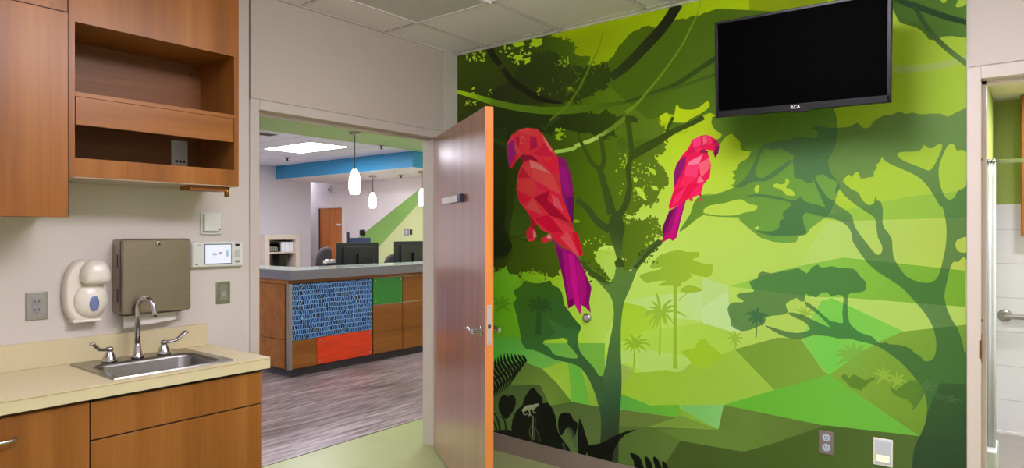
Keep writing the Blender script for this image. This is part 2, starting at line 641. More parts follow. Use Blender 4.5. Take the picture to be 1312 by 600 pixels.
# bathroom shell
b = MB(); b.box(0.14, 2.7, -4.6, -2.85, -0.05, 0.001); b.build('floor_bathroom', BFLOOR, kind=S)
b = MB(); b.box(0.14, 2.7, -4.6, -2.85, 2.447, 2.5); b.build('ceiling_bathroom', BATHT, kind=S)
b = MB(); b.box(2.6, 2.7, -4.6, -2.85, 0, 2.5); b.mi = 1; b.box(2.592, 2.6, -4.5, -2.997, 0, 1.685)
b.mi = 2; b.box(2.585, 2.592, -4.5, -2.997, 0, 0.02)
b.build('wall_bathroom_end', [BATHG, BTILE, WHITE], kind=S)
b = MB(); b.box(0.15, 2.6, -2.997, -2.85, 0, 2.5); b.mi = 1; b.box(1.3, 2.592, -3.004, -2.997, 0, 1.685); b.build('wall_bathroom_near', [BATHG, BTILE], kind=S)
b = MB(); b.box(0.14, 2.6, -4.6, -4.5, 0, 2.5); b.build('wall_bathroom_far', BATHG, kind=S)
# ---------------------------------------------------------------- exam-room joinery
D = 0.33
# cabinet with the door, against the wall above the worktop
t = thing('wall_cabinet', 'tall cherry wall cabinet with one flush door beside the open shelves', 'cabinet', (-2.95, -0.17, 1.535))
b = MB(); b.box(-3.40, -2.522, -D, -0.002, 1.54, CZ - 0.002); b.build('body', CHERRY, t)
b = MB(); b.box(-3.00, -2.5255, -D - 0.02, -D - 0.002, 1.535, 2.309, 0.0012); b.build('door', CHERRY, t)
b = MB(); b.box(-3.38, -3.004, -D - 0.02, -D - 0.002, 1.535, 2.309, 0.0012); b.build('door', CHERRY, t)
b = MB(); b.box(-3.40, -2.522, -D - 0.0015, -D - 0.0002, 2.309, 2.318); b.box(-2.5255, -2.518, -D - 0.0015, -D - 0.0002, 1.54, 2.318); b.build('shadow_gap', GAP, t)
# open shelf cabinet
x0, x1 = -2.518, -1.832
i0, i1 = -2.497, -1.854
t = thing('open_shelf_cabinet', 'cherry open shelf cabinet with two cubbies above the soap dispenser', 'shelf', (-2.17, -0.17, 1.69))
b = MB()
b.box(x0, i0, -D, -0.002, 1.69, CZ - 0.002)
b.box(i1, x1, -D, -0.002, 1.69, CZ - 0.002)
b.box(i0, i1, -D, -0.002, 2.288, CZ - 0.002)
b.box(i0, i1, -D, -D + 0.02, 1.692, 1.765)
b.build('body', CHERRY, t)
b = MB(); b.box(i0, i1, -D + 0.002, -0.012, 2.003, 2.020); b.build('shelf', CHERRYH, t)
b = MB(); b.box(i0, i1, -0.012, -0.002, 1.70, 2.288); b.box(i0, i1, -D + 0.02, -0.012, 1.70, 1.715); b.build('back_panel', INNER, t)
b = MB(); b.box(i0 + 0.003, i1 - 0.003, -D - 0.001, -D + 0.018, 1.893, 2.001, 0.001); b.build('drawer_front', CHERRYH, t)
b = MB(); b.box(x0 + 0.002, x1 - 0.002, -D + 0.002, -0.004, 1.6885, 1.70); b.build('underside', mat('taupe_laminate', (176, 164, 146), 0.5), t)
b = MB(); b.box(-2.04, -1.86, -0.30, -0.20, 1.667, 1.6885); b.build('hinge_block', CHERRYH, t)
b = MB(); b.cyl((-1.868, -0.29, 1.643), 0.011, 0.045); b.build('pin', BRASS, t)
b = MB(); b.cyl((-1.90, -0.0121, 2.24), 0.006, -0.006, 'y'); b.build('peg', DARKP, t)
# plates inside the lower cubby
t = thing('cable_outlet_plate', 'grey wall plate with cord slots inside the lower cubby', 'outlet', (-1.99, -0.014, 1.84))
p = on_plane(219, 182, 1, -0.014); q = on_plane(240, 213, 1, -0.014)
b = MB(); b.box(p[0], q[0], -0.020, -0.0125, 1.745, p[2] + 0.01, 0.002); b.build('plate', PALEP, t)
for k in range(3):
    cxx = p[0] + (q[0] - p[0]) * (0.32 + 0.22 * k)
    b = MB(); b.box(cxx - 0.006, cxx + 0.006, -0.0212, -0.0198, 1.812, 1.822); b.build('slot', DARKP, t)
t = thing('side_outlet_plate', 'cream outlet plate on the side panel of the lower cubby', 'outlet', (-2.494, -0.2, 1.83))
b = MB(); b.box(-2.4965, -2.490, -0.26, -0.18, 1.775, 1.89, 0.001); b.build('plate', PALEP, t)
for zz in (1.80, 1.84):
    b = MB(); b.box(-2.4905, -2.4885, -0.235, -0.205, zz, zz + 0.025); b.build('socket', GREYP, t)

# base cabinets
FY = -0.53
def handle(parent, x, z, y, w=0.11):
    b = MB()
    pth = [(x - w / 2, y, z), (x - w / 2, y - 0.014, z), (x - w / 2 + 0.006, y - 0.026, z), (x - w / 2 + 0.02, y - 0.030, z),
           (x + w / 2 - 0.02, y - 0.030, z), (x + w / 2 - 0.006, y - 0.026, z), (x + w / 2, y - 0.014, z), (x + w / 2, y, z)]
    b.tube(pth, 0.0055)
    return b.build('handle', STEEL, parent)

t = thing('drawer_base_cabinet', 'cherry base cabinet of drawers with a bar handle', 'cabinet', (-2.95, -0.27, 0))
b = MB(); b.box(-3.40, -2.5135, FY + 0.02, -0.002, 0.1, 0.862); b.build('body', CHERRY, t)
b = MB(); b.box(-3.40, -2.515, FY + 0.075, -0.002, 0, 0.1); b.build('toe_kick', KICK, t)
for z0, z1, hz in ((0.545, 0.860, 0.785), (0.105, 0.538, 0.45)):
    b = MB(); b.box(-3.39, -2.5155, FY, FY + 0.0195, z0, z1, 0.0012)
    d = b.build('drawer', CHERRY, t)
    handle(d, -2.80, hz, FY, 0.125)
t = thing('sink_base_cabinet', 'cherry sink cabinet with false drawer front below the sink', 'cabinet', (-2.17, -0.27, 0))
b = MB(); b.box(-2.5125, -1.832, FY + 0.02, -0.002, 0.1, 0.70); b.box(-2.5125, -2.495, FY + 0.02, -0.002, 0.70, 0.862); b.box(-1.85, -1.832, FY + 0.02, -0.002, 0.70, 0.862)
b.box(-2.495, -1.85, FY + 0.02, FY + 0.03, 0.70, 0.862); b.build('body', CHERRY, t)
b = MB(); b.box(-2.5125, -1.85, FY + 0.075, -0.002, 0, 0.1); b.build('toe_kick', KICK, t)
b = MB(); b.box(-2.5105, -1.833, FY, FY + 0.0195, 0.722, 0.860, 0.0012); b.build('drawer_front', CHERRY, t)
b = MB(); b.box(-2.5105, -1.833, FY, FY + 0.0195, 0.105, 0.716, 0.0012); b.build('door', CHERRY, t)
b = MB(); b.box(-2.5128, -2.5102, FY + 0.006, FY + 0.02, 0.105, 0.862); b.box(-2.5102, -1.833, FY + 0.006, FY + 0.0196, 0.715, 0.723); b.box(-2.5102, -1.834, FY + 0.006, FY + 0.02, 0.8605, 0.871); b.build('shadow_gap', GAP, t)

# worktop with a cut-out for the sink
SX0, SX1, SY0, SY1 = -2.43, -1.945, -0.505, -0.055
t = thing('countertop', 'beige worktop with low backsplash running under the wall cabinets', 'countertop', (-2.6, -0.27, 0.875))
CT, CB = 0.922, 0.874
h0, h1, g0, g1 = SX0 + 0.012, SX1 - 0.012, SY0 + 0.012, SY1 - 0.012
b = MB()
b.box(-3.42, h0, -0.55, -0.002, CB, CT)
b.box(h1, -1.806, -0.55, -0.002, CB, CT)
b.box(h0, h1, -0.55, g0, CB, CT)
b.box(h0, h1, g1, -0.002, CB, CT)
b.build('top', COUNTER, t)
b = MB(); b.box(-3.42, -1.8055, -0.5512, -0.5498, CT - 0.0075, CT - 0.006); b.build('edge_seam', mat('edge_seam', (150, 128, 92), 0.6), t)
b = MB(); b.box(-3.42, -1.826, -0.02, -0.002, CT, 1.028, 0.0015); b.build('backsplash', COUNTER, t)

# stainless drop-in sink
t = thing('sink', 'stainless steel drop-in sink set in the beige worktop', 'sink', (-2.19, -0.28, CT))
def rl(x0, x1, y0, y1, r, z, n=5):
    return [(p[0], p[1], z) for p in rrect(x0, x1, y0, y1, r, n)]
b = MB()
bx0, bx1, by0, by1 = SX0 + 0.045, SX1 - 0.045, SY0 + 0.035, SY1 - 0.12
b.loft([rl(SX0, SX1, SY0, SY1, 0.012, CT + 0.0005), rl(SX0 + 0.003, SX1 - 0.003, SY0 + 0.003, SY1 - 0.003, 0.012, CT + 0.006),
        rl(SX0 + 0.012, SX1 - 0.012, SY0 + 0.012, SY1 - 0.012, 0.014, CT + 0.0065),
        rl(bx0 - 0.012, bx1 + 0.012, by0 - 0.012, by1 + 0.012, 0.05, CT + 0.0045)], True, False, False)
b.build('rim', SINKM, t)
b = MB(); b.sm = True
b.loft([rl(bx0 - 0.012, bx1 + 0.012, by0 - 0.012, by1 + 0.012, 0.05, CT + 0.0045), rl(bx0 - 0.004, bx1 + 0.004, by0 - 0.004, by1 + 0.004, 0.05, CT + 0.001),
        rl(bx0, bx1, by0, by1, 0.05, CT - 0.012), rl(bx0 + 0.012, bx1 - 0.012, by0 + 0.012, by1 - 0.012, 0.05, CT - 0.12),
        rl(bx0 + 0.025, bx1 - 0.025, by0 + 0.025, by1 - 0.025, 0.05, CT - 0.152), rl(bx0 + 0.06, bx1 - 0.06, by0 + 0.06, by1 - 0.06, 0.05, CT - 0.16)], True, False, True)
b.build('bowl', SINKM, t)
b = MB(); b.lathe([(0.042, 0), (0.040, 0.004), (0.03, 0.003), (0.028, 0.0005)], (-2.19, -0.28, CT - 0.1598)); b.build('drain', CHROME, t)

# gooseneck faucet with wrist-blade handles
fy, fz = SY1 - 0.075, CT + 0.0065
fx = -2.19
t = thing('faucet', 'chrome gooseneck faucet with two wrist blade handles on the sink deck', 'faucet', (fx, fy, fz))
b = MB()
b.lathe([(0.026, 0), (0.026, 0.006), (0.020, 0.012), (0.016, 0.03), (0.014, 0.05), (0.0125, 0.065)], (fx, fy, fz)); b.build('base', CHROME, t)
b = MB()
pth = [(fx, fy, fz + 0.06), (fx, fy, fz + 0.215)]
dxs, dys = 0.35, -0.94
for k in range(1, 11):
    a = PI - PI * 0.92 * k / 10
    r = 0.045
    pth.append((fx + dxs * (r + r * math.cos(a)), fy + dys * (r + r * math.cos(a)), fz + 0.215 + r * math.sin(a)))
e = pth[-1]
pth += [(e[0] + 0.002, e[1] - 0.006, e[2] - 0.025), (e[0] + 0.003, e[1] - 0.010, e[2] - 0.045)]
b.tube(pth, [0.0115] * (len(pth) - 2) + [0.0115, 0.0125], 12); b.build('spout', CHROME, t)
for sx in (-1, 1):
    hx = fx + sx * 0.112
    b = MB()
    b.lathe([(0.030, 0), (0.030, 0.004), (0.027, 0.014), (0.021, 0.026), (0.015, 0.038), (0.012, 0.044), (0.015, 0.048), (0.015, 0.056), (0.008, 0.062)], (hx, fy, fz))
    h = b.build('handle', CHROME, t)
    b = MB()
    ux, uy = (0.95, -0.15) if sx > 0 else (0.86, -0.42)
    pp = [(hx + sx * r * ux, fy + r * uy, fz + z) for r, z in ((0.0, 0.052), (0.03, 0.053), (0.055, 0.058), (0.075, 0.074), (0.092, 0.090), (0.102, 0.087))]
    loops = []
    for i, p in enumerate(pp):
        w = (0.009, 0.011, 0.014, 0.017, 0.017, 0.013)[i]
        tk = 0.007
        nx, nz = ((0, 1), (0, 1), (-0.5 * sx, 0.87), (-0.75 * sx, 0.66), (-0.3 * sx, 0.95), (0.2 * sx, 0.98))[i]
        loops.append([(p[0] + nx * tk * cc, p[1] + w * ss, p[2] + nz * tk * cc) for cc, ss in [(math.cos(2 * PI * k / 10), math.sin(2 * PI * k / 10)) for k in range(10)]])
    b.sm = True
    b.loft(loops); b.build('blade', CHROME, h)

# soap dispenser
sx, sz = -2.36, 1.225
t = thing('soap_dispenser', 'cream wall soap dispenser with a blue oval window', 'dispenser', (sx, -0.03, 1.09))
b = MB(); b.sm = True
def egg(s, y, dz=0.0):
    out = []
    for k in range(36):
        a = 2 * PI * k / 36
        wx = 0.082 * s * (1 - 0.10 * math.sin(a)) if math.sin(a) > 0 else 0.082 * s
        ca, sa = math.cos(a), math.sin(a)
        px = wx * math.copysign(abs(ca) ** 0.72, ca)
        pz = 0.135 * s * math.copysign(abs(sa) ** 0.80, sa)
        out.append((sx + px, y, sz + pz + dz))
    return out
b.loft([egg(1.0, -0.0005), egg(1.0, -0.03), egg(0.97, -0.042), egg(0.88, -0.052, 0.006)]); b.build('back_plate', WHITEP, t)
b = MB(); b.ellipsoid((sx + 0.014, -0.050, 1.188), (0.066, 0.036, 0.076), 28, 16); b.build('reservoir_cover', WHITEP, t)
b = MB(); b.sm = True
loops = []
for y, s in ((-0.03, 1.0), (-0.075, 0.98), (-0.098, 0.86), (-0.110, 0.62), (-0.114, 0.25)):
    o = []
    for k in range(28):
        a = 2 * PI * k / 28
        ca, sa = math.cos(a), math.sin(a)
        zz = 0.070 * sa if sa > 0 else 0.036 * math.copysign(abs(sa) ** 0.4, sa)
        o.append((sx + 0.026 + 0.056 * s * math.copysign(abs(ca) ** 0.75, ca), y, 1.290 + zz * s))
    loops.append(o)
b.loft(loops); b.build('push_cover', WHITEP, t)
b = MB(); b.ellipsoid((sx + 0.016, -0.0835, 1.176), (0.019, 0.006, 0.033), 24, 12); b.build('window', mat('blue_window', (108, 122, 168), 0.2), t, label='blue oval level window')
b = MB(); b.box(sx - 0.055, sx + 0.055, -0.06, -0.01, 1.094, 1.108, 0.006); b.build('nozzle_tray', WHITEP, t)

# paper-towel dispenser
t = thing('paper_towel_dispenser', 'steel paper towel dispenser on the wall behind the faucet', 'dispenser', (-2.09, -0.05, 1.115))
b = MB()
b.loft([[(p[0], y, p[1]) for p in rrect(-2.243 + i, -1.944 - i, 1.115 + i, 1.450 - i, 0.014)] for y, i in ((-0.0005, 0), (-0.098, 0), (-0.104, 0.002), (-0.108, 0.006))])
b.build('cover', TOWELM, t)
b = MB(); b.box(-2.2445, -2.243, -0.088, -0.084, 1.13, 1.44); b.box(-2.2445, -2.242, -0.06, -0.05, 1.17, 1.23); b.box(-2.2445, -2.242, -0.06, -0.05, 1.32, 1.38); b.build('side_seam', DARKP, t)
b = MB(); b.lathe([(0.013, 0), (0.012, -0.004), (0.006, -0.0045)], (-2.092, -0.1075, 1.427), 'y'); b.build('lock', STEEL, t)
b = MB(); b.lathe([(0.0055, 0), (0.0055, -0.0006)], (-2.092, -0.1121, 1.427), 'y', 12); b.build('keyhole', DARKP, t)
b = MB(); b.box(-2.225, -1.965, -0.072, -0.018, 1.108, 1.1155); b.build('slot', DARKP, t)
b = MB(); b.prism([(-2.215, 1.112), (-2.215, 1.050), (-2.08, 1.062), (-1.99, 1.068), (-1.985, 1.112)], 'y', -0.050, -0.043); b.build('paper_towel', PAPER, t, label='white paper towel hanging out')

def plate(name, label, cat, x0, x1, z0, z1, kind, M=None, matp=None):
    """wall plate on y=0; local frame optional"""
    t = thing(name, label, cat, ((x0 + x1) / 2, -0.003, (z0 + z1) / 2))
    b = MB(); b.box(x0, x1, -0.006, -0.0005, z0, z1, 0.0025); b.build('plate', matp or STEEL, t)
    return t

# duplex outlet beside the soap dispenser
t = plate('wall_outlet', 'steel duplex outlet on the wall above the worktop', 'outlet', -2.566, -2.490, 1.117, 1.233, 'o')
for zc in (1.158, 1.192):
    b = MB(); b.box(-2.545, -2.511, -0.0075, -0.0058, zc - 0.0165, zc + 0.0165, 0.001)
    b.mi = 1
    for xx in (-2.535, -2.521):
        b.box(xx - 0.0015, xx + 0.0015, -0.0078, -0.0074, zc - 0.004, zc + 0.006)
    b.cyl((-2.528, -0.0074, zc - 0.009), 0.0025, -0.0004, 'y', 10)
    b.build('receptacle', [GREYP, DARKP], t)
for zz in (1.222, 1.128):
    b = MB(); b.cyl((-2.528, -0.006, zz), 0.003, -0.001, 'y', 10); b.build('screw', GREYP, t)

# small square sensor box
t = thing('sensor_box', 'small square cream sensor box above the display panel', 'sensor', (-1.80, -0.015, 1.52))
b = MB(); b.box(-1.850, -1.747, -0.012, -0.0005, 1.468, 1.577, 0.003); b.build('back_plate', PALEP, t)
b = MB(); b.box(-1.842, -1.757, -0.032, -0.012, 1.484, 1.570, 0.004); b.build('cover', PALEP, t)
b = MB(); b.cyl((-1.766, -0.032, 1.494), 0.004, -0.001, 'y', 12); b.build('indicator', DARKP, t)

# display panel
t = thing('display_panel', 'pale wall control panel with a lit screen beside the towel dispenser', 'control panel', (-1.77, -0.015, 1.306))
b = MB(); b.loft([[(p[0], y, p[1]) for p in rrect(-1.904 + i, -1.639 - i, 1.306 + i, 1.432 - i, 0.010)] for y, i in ((-0.0005, 0), (-0.022, 0), (-0.028, 0.003), (-0.030, 0.007))]); b.build('case', PALEP, t)
p = on_plane(263, 314, 1, -0.031); q = on_plane(296, 337, 1, -0.031)
b = MB(); b.box(p[0] - 0.004, q[0] + 0.004, -0.0312, -0.0298, q[2] - 0.004, p[2] + 0.004); b.build('screen_border', mat('screen_border', (70, 82, 104), 0.3), t)
b = MB(); b.box(p[0], q[0], -0.0318, -0.0311, q[2], p[2])
sc = b.build('screen', mat('lit_screen', (200, 205, 215), 0.2, emit=(214, 222, 240), estr=0.55), t, label='lit pale blue screen')
w, h = q[0] - p[0], p[2] - q[2]
b = MB(); b.ellipsoid((p[0] + w * 0.58, -0.0319, q[2] + h * 0.55), (w * 0.06, 0.0006, h * 0.07), 12, 6)
b.mi = 1; b.ellipsoid((p[0] + w * 0.85, -0.0319, q[2] + h * 0.52), (w * 0.06, 0.0006, h * 0.18), 12, 6)
b.mi = 2; b.ellipsoid((p[0] + w * 0.36, -0.0319, q[2] + h * 0.5), (w * 0.10, 0.0006, h * 0.07), 12, 6)
b.build('screen_marks', [mat('mark_red', (222, 160, 174), 0.3), mat('mark_teal', (180, 215, 215), 0.3), mat('mark_lilac', (196, 200, 226), 0.3)], sc)
b = MB(); b.box(q[0] + 0.022, q[0] + 0.046, -0.032, -0.0298, 1.408, 1.420, 0.004); b.build('button', DARKP, t)
b = MB(); b.box(q[0] + 0.022, q[0] + 0.046, -0.032, -0.0298, 1.325, 1.337, 0.004); b.build('button', GREYP, t)
b = MB(); b.box(q[0] + 0.020, q[0] + 0.048, -0.0306, -0.0298, 1.352, 1.392, 0.002); b.build('button_pad', mat('pad_grey', (190, 194, 188), 0.4), t)
b = MB(); b.box(-1.888, -1.874, -0.0306, -0.0298, 1.318, 1.322); b.build('logo_mark', mat('logo_red', (170, 60, 60), 0.4), t)
b = MB(); b.box(-1.876, -1.862, -0.0306, -0.0298, 1.414, 1.418); b.build('sensor_slit', GREYP, t)

# switch plate below the panel
t = plate('wall_switch', 'steel switch plate below the display panel beside the door frame', 'switch', -1.771, -1.697, 1.117, 1.230, 's')
b = MB(); b.box(-1.756, -1.712, -0.0085, -0.0058, 1.135, 1.212, 0.001); b.build('rocker', mat('olive_grey_plastic', (128, 130, 108), 0.35), t)
b = MB(); b.box(-1.748, -1.720, -0.0095, -0.0083, 1.155, 1.180, 0.001); b.build('key', GREYP, t)

# ---------------------------------------------------------------- open door
ang = math.atan2(-0.844, -0.537)
hx, hy = -0.252, -0.014
t = thing('door_1', 'open cherry wood door with lever handle swung in front of the mural', 'door', (hx, hy, 0), ang, kind=S)
TH = 0.044
b = MB(); b.box(0.004, 1.206, 0.0, TH, 0.012, 2.12); b.mi = 1; b.box(1.206, 1.211, 0.0, TH, 0.012, 2.12)
b.build('door_leaf', [DOORW, DOORE], t, local=True)
b = MB(); b.box(1.2105, 1.213, 0.009, TH - 0.009, 0.905, 1.108); b.mi = 1
b.box(1.2125, 1.2135, 0.014, TH - 0.014, 0.988, 1.008)
for zz in (0.918, 1.095):
    b.cyl((1.2125, TH / 2, zz), 0.003, 0.001, 'x', 8)
b.build('lock_plate', [mat('satin_plate', (186, 182, 178), 0.4, 0.25), DARKP], t, local=True)
for s, y0 in ((-1, 0.0), (1, TH)):
    b = MB()
    b.lathe([(0.026, 0), (0.026, s * 0.006), (0.012, s * 0.008), (0.011, s * 0.045)], (1.145, y0, 0.968), 'y')
    yy = y0 + s * 0.048
    b.tube([(1.150, yy, 0.968), (1.11, yy, 0.968), (1.06, yy - s * 0.002, 0.971), (1.015, yy - s * 0.004, 0.967), (0.992, yy - s * 0.012, 0.962)], [0.013, 0.0125, 0.012, 0.0115, 0.009], 12)
    b.build('lever_handle', CHROME, t, local=True)
# which face looks at the camera?
b = MB(); b.box(0.34, 0.78, -0.022, -0.0005, 1.655, 1.695, 0.003); b.mi = 1; b.box(0.74, 0.80, -0.026, -0.0005, 1.652, 1.698, 0.002)
sg = b.build('sign_holder', [WHITE, mat('navy_plastic', (36, 34, 66), 0.4)], t, local=True, label='slim white sign holder with dark end cap')
for zz in (0.25, 1.07, 1.9):
    b = MB(); b.cyl((0.0, TH + 0.004, zz - 0.055), 0.007, 0.11, 'z', 10); b.build('hinge', STEEL, t, local=True)
# ---------------------------------------------------------------- printed jungle mural on the wall x = 0
# The print is one flat sheet; its outlines are traced on the wall plane.
TILES = {'P': (0, 0, 1.0), 'T1': (580, 0, 3.87), 'T2': (740, 0, 3.872), 'T3': (580, 150, 3.87), 'T4': (740, 150, 3.872),
         'T5': (625, 300, 4.0), 'T6': (770, 300, 4.0), 'T7': (625, 440, 3.75), 'T8': (780, 440, 3.753),
         'R1': (900, 100, 4.0), 'R2': (1040, 100, 3.332), 'R3': (900, 230, 3.75), 'R4': (1040, 230, 3.53),
         'R5': (900, 370, 3.75), 'R6': (1060, 370, 3.75), 'R7': (900, 490, 3.803), 'R8': (1130, 0, 5.45)}
rng = random.Random(11)


def Q(*seq):
    """'tile', (x, y), ... mixed runs -> points"""
    out = []
    for s in seq:
        if isinstance(s, str):
            ox, oy, k = TILES[s]
        else:
            out.append((ox + s[0] / k, oy + s[1] / k))
    return out


def smooth(p, n=3, closed=True):
    out = []
    N = len(p)
    for i in range(N if closed else N - 1):
        a, b, c, d = p[(i - 1) % N], p[i], p[(i + 1) % N], p[(i + 2) % N]
        if not closed:
            a = p[max(i - 1, 0)]
            d = p[min(i + 2, N - 1)]
        for k in range(n):
            t = k / n
            t2, t3 = t * t, t * t * t
            out.append(tuple(0.5 * (2 * b[j] + (c[j] - a[j]) * t + (2 * a[j] - 5 * b[j] + 4 * c[j] - d[j]) * t2 + (3 * b[j] - a[j] - 3 * c[j] + d[j]) * t3) for j in (0, 1)))
    if not closed:
        out.append(p[-1])
    return out


def rag(p, amp=2.0, step=3.0, closed=True):
    out = []
    N = len(p)
    for i in range(N if closed else N - 1):
        a, b = p[i], p[(i + 1) % N]
        L = math.hypot(b[0] - a[0], b[1] - a[1])
        n = max(1, int(L / step))
        for k in range(n):
            t = k / n
            x, y = a[0] + (b[0] - a[0]) * t, a[1] + (b[1] - a[1]) * t
            out.append((x + rng.uniform(-amp, amp), y + rng.uniform(-amp, amp)))
    return out if closed else out + [p[-1]]


def osm(p, n=2):
    return smooth(p, n, False)


def orag(p, amp):
    return rag(p, amp, 3.0, False)


def ribbon(p, w, n=4):
    p = smooth(p, n, False) if len(p) > 2 else p
    N = len(p)
    ws = w if isinstance(w, (list, tuple)) else [w, w]
    L, Rr = [], []
    for i in range(N):
        a, b = p[max(i - 1, 0)], p[min(i + 1, N - 1)]
        dx, dy = b[0] - a[0], b[1] - a[1]
        l = math.hypot(dx, dy) or 1
        t = i / (N - 1) * (len(ws) - 1)
        k = min(int(t), len(ws) - 2)
        ww = (ws[k] + (ws[k + 1] - ws[k]) * (t - k)) / 2
        L.append((p[i][0] - dy / l * ww, p[i][1] + dx / l * ww))
        Rr.append((p[i][0] + dy / l * ww, p[i][1] - dx / l * ww))
    return L + Rr[::-1]


LAY = []


def add(col, inc, holes=(), a=1.0):
    """col: rgb or gradient [(px, rgb), (px, rgb), ...] along the line from first to last px"""
    LAY.append((col, a, inc, list(holes)))


def specks(col, boxes, size=(1.0, 2.6)):
    P_ = []
    for tile, x0, y0, x1, y1, n in boxes:
        ox, oy, k = TILES[tile]
        for _ in range(n):
            cx, cy = ox + rng.uniform(x0, x1) / k, oy + rng.uniform(y0, y1) / k
            r, an = rng.uniform(*size), rng.uniform(0, PI)
            q = []
            for j in range(6):
                aa = 2 * PI * j / 6
                rr = r * rng.uniform(0.6, 1.2)
                x, y = rr * 1.5 * math.cos(aa), rr * 0.75 * math.sin(aa)
                q.append((cx + x * math.cos(an) - y * math.sin(an), cy + x * math.sin(an) + y * math.cos(an)))
            P_.append(q)
    add(col, P_)


def palm(col, c, ends, w=2.0, trunk=None, tw=1.6, a=1.0):
    P_ = []
    for e in ends:
        mx, my = (c[0] + e[0]) / 2, (c[1] + e[1]) / 2
        ln = math.hypot(e[0] - c[0], e[1] - c[1])
        m = (mx + (e[1] - c[1]) * 0.0, my - ln * 0.16)
        P_.append(ribbon([c, m, e], [w * 0.5, w * 1.5, w, 0.25], 3))
    P_.append([(c[0] + w * 1.2 * math.cos(t), c[1] + w * 1.2 * math.sin(t)) for t in [PI * k / 4 for k in range(8)]])
    if trunk:
        P_.append(ribbon([c, trunk], [tw, tw * 1.3], 1))
    add(col, P_, a=a)


def inside_quad(x, y):
    return 588 < x < 1236 and y > 74 - 0.228 * (x - 586)


QUAD = [(585.8, 71.8), (1238.4, -77.0), (1238.4, 716.0), (585.8, 541.5)]
# ---- base sky and far haze
add([((900, 10), (128, 148, 0)), ((900, 90), (158, 186, 8)), ((900, 190), (178, 212, 36)), ((900, 300), (184, 219, 92)), ((900, 420), (182, 217, 96)), ((900, 520), (165, 205, 75))], [QUAD])
add([((1020, 150), (170, 208, 40)), ((1240, 150), (172, 208, 76))], [Q('P', (1060, -60), (1240, -60), (1240, 330), (1120, 330), (1060, 260))], a=0.7)
add([((745, 45), (100, 118, 2)), ((775, 85), (122, 146, 0)), ((860, 150), (164, 196, 8))], [Q('P', (586, 60), (960, -20), (960, 40), (880, 170), (740, 200), (586, 200))])
add([((628, 385), (70, 128, 14)), ((690, 357), (108, 158, 20)), ((728, 372), (148, 190, 44)), ((770, 405), (168, 206, 82))], [Q('P', (586, 320), (790, 320), (790, 400), (760, 470), (586, 470))])
# pale facets in the middle distance
add([((760, 400), (176, 214, 100)), ((936, 390), (196, 228, 152))], [Q('T6', (0, 400), (130, 340), (250, 320), (420, 300), (640, 265), (660, 440), (640, 470), (480, 440), (320, 430), (200, 370), (120, 345))])
add((186, 222, 132), [Q('R3', (0, 470), (125, 515), (130, 600), 'R5', (130, 60), (20, 90), (0, 90))])
add((192, 226, 150), [Q('R5', (0, 90), (120, 10), (135, 150), (190, 205), (150, 210), (0, 170))])
add([((790, 400), (160, 202, 42)), ((850, 430), (170, 210, 70))], [Q('T6', (95, 345), (210, 370), (312, 430), (270, 540), (180, 560), (90, 590))])
# right-hand facets
add([((1060, 260), (156, 203, 70)), ((1237, 250), (150, 196, 66))], [Q('R4', (60, 180), (105, 150), (330, 97), (480, 72), (600, 62), (700, 48), (700, 172), (330, 183), (130, 190))])
add([((1080, 300), (186, 220, 112)), ((1230, 320), (188, 212, 84))], [Q('R4', (60, 190), (130, 190), (330, 183), (700, 172), (700, 412), (130, 355), (0, 390), (-60, 400))], a=0.9)
add([((940, 365), (150, 205, 80)), ((1060, 360), (138, 200, 72)), ((1237, 370), (124, 178, 48))], [Q('P', (935, 367), (1005, 345), (1080, 330), (1237, 347), (1237, 394), (1035, 380))])
add([((1040, 385), (186, 224, 110)), ((1237, 400), (186, 220, 104))], [Q('R6', (-90, 40), (80, 43), (665, 88), (665, 173), (370, 206))])
add([((1000, 430), (184, 220, 104)), ((1060, 430), (122, 210, 80)), ((1140, 430), (136, 212, 84))], [Q('P', (1052, 386), (1066, 382), (1158, 425), (1125, 440), (1064, 482), (1045, 462), (1024, 438), (1027, 432))])
add((170, 212, 76), [Q('R5', (0, 165), (150, 210), (160, 295), (345, 487), (100, 562), (-160, 560), (-480, 480), (-520, 300), (-260, 200))])
add([((800, 480), (146, 186, 50)), ((980, 490), (158, 200, 72))], [Q('P', (794, 466), (815, 478), (850, 475), (880, 468), (905, 462), (941, 448), (992, 500), (928, 519.5), (872, 520), (833, 519), (796, 506))])
add([((790, 470), (150, 178, 96)), ((830, 480), (150, 184, 66))], [Q('T8', (60, 100), (130, 120), (60, 210))], a=0.7)
add([((950, 450), (120, 160, 52)), ((1050, 470), (130, 172, 62))], [Q('R5', (155, 292), (360, 236), (470, 238), (580, 395), (610, 415), (345, 487))])
add([((1100, 450), (132, 176, 62)), ((1180, 540), (120, 160, 52)), ((1237, 590), (90, 124, 50))], [Q('P', (1060, 482), (1122, 440), (1157, 425), (1240, 416), (1240, 640), (1176, 560))])
# foreground triangles
add([((930, 520), (100, 182, 50)), ((1060, 510), (112, 192, 64)), ((1170, 555), (112, 190, 68))], [Q('P', (927.6, 519.2), (992, 500), (1062, 480), (1178, 559), (1053, 545))])
add([((796, 515), (86, 160, 62)), ((870, 525), (102, 178, 50))], [Q('T8', (0, 235), (60, 245), (200, 299), (340, 296), (345, 360), (60, 318), (0, 310))])
add([((875, 520), (116, 186, 92)), ((925, 540), (130, 200, 112))], [Q('T8', (335, 297), (553, 297), (527, 414), (370, 330))])
add([((868, 530), (120, 172, 48)), ((915, 548), (146, 186, 74))], [Q('T8', (335, 305), (370, 330), (527, 414), (340, 360))])
add([((835, 545), (112, 140, 56)), ((918, 550), (120, 160, 58))], [Q('T8', (195, 400), (325, 356), (340, 345), (527, 414))])
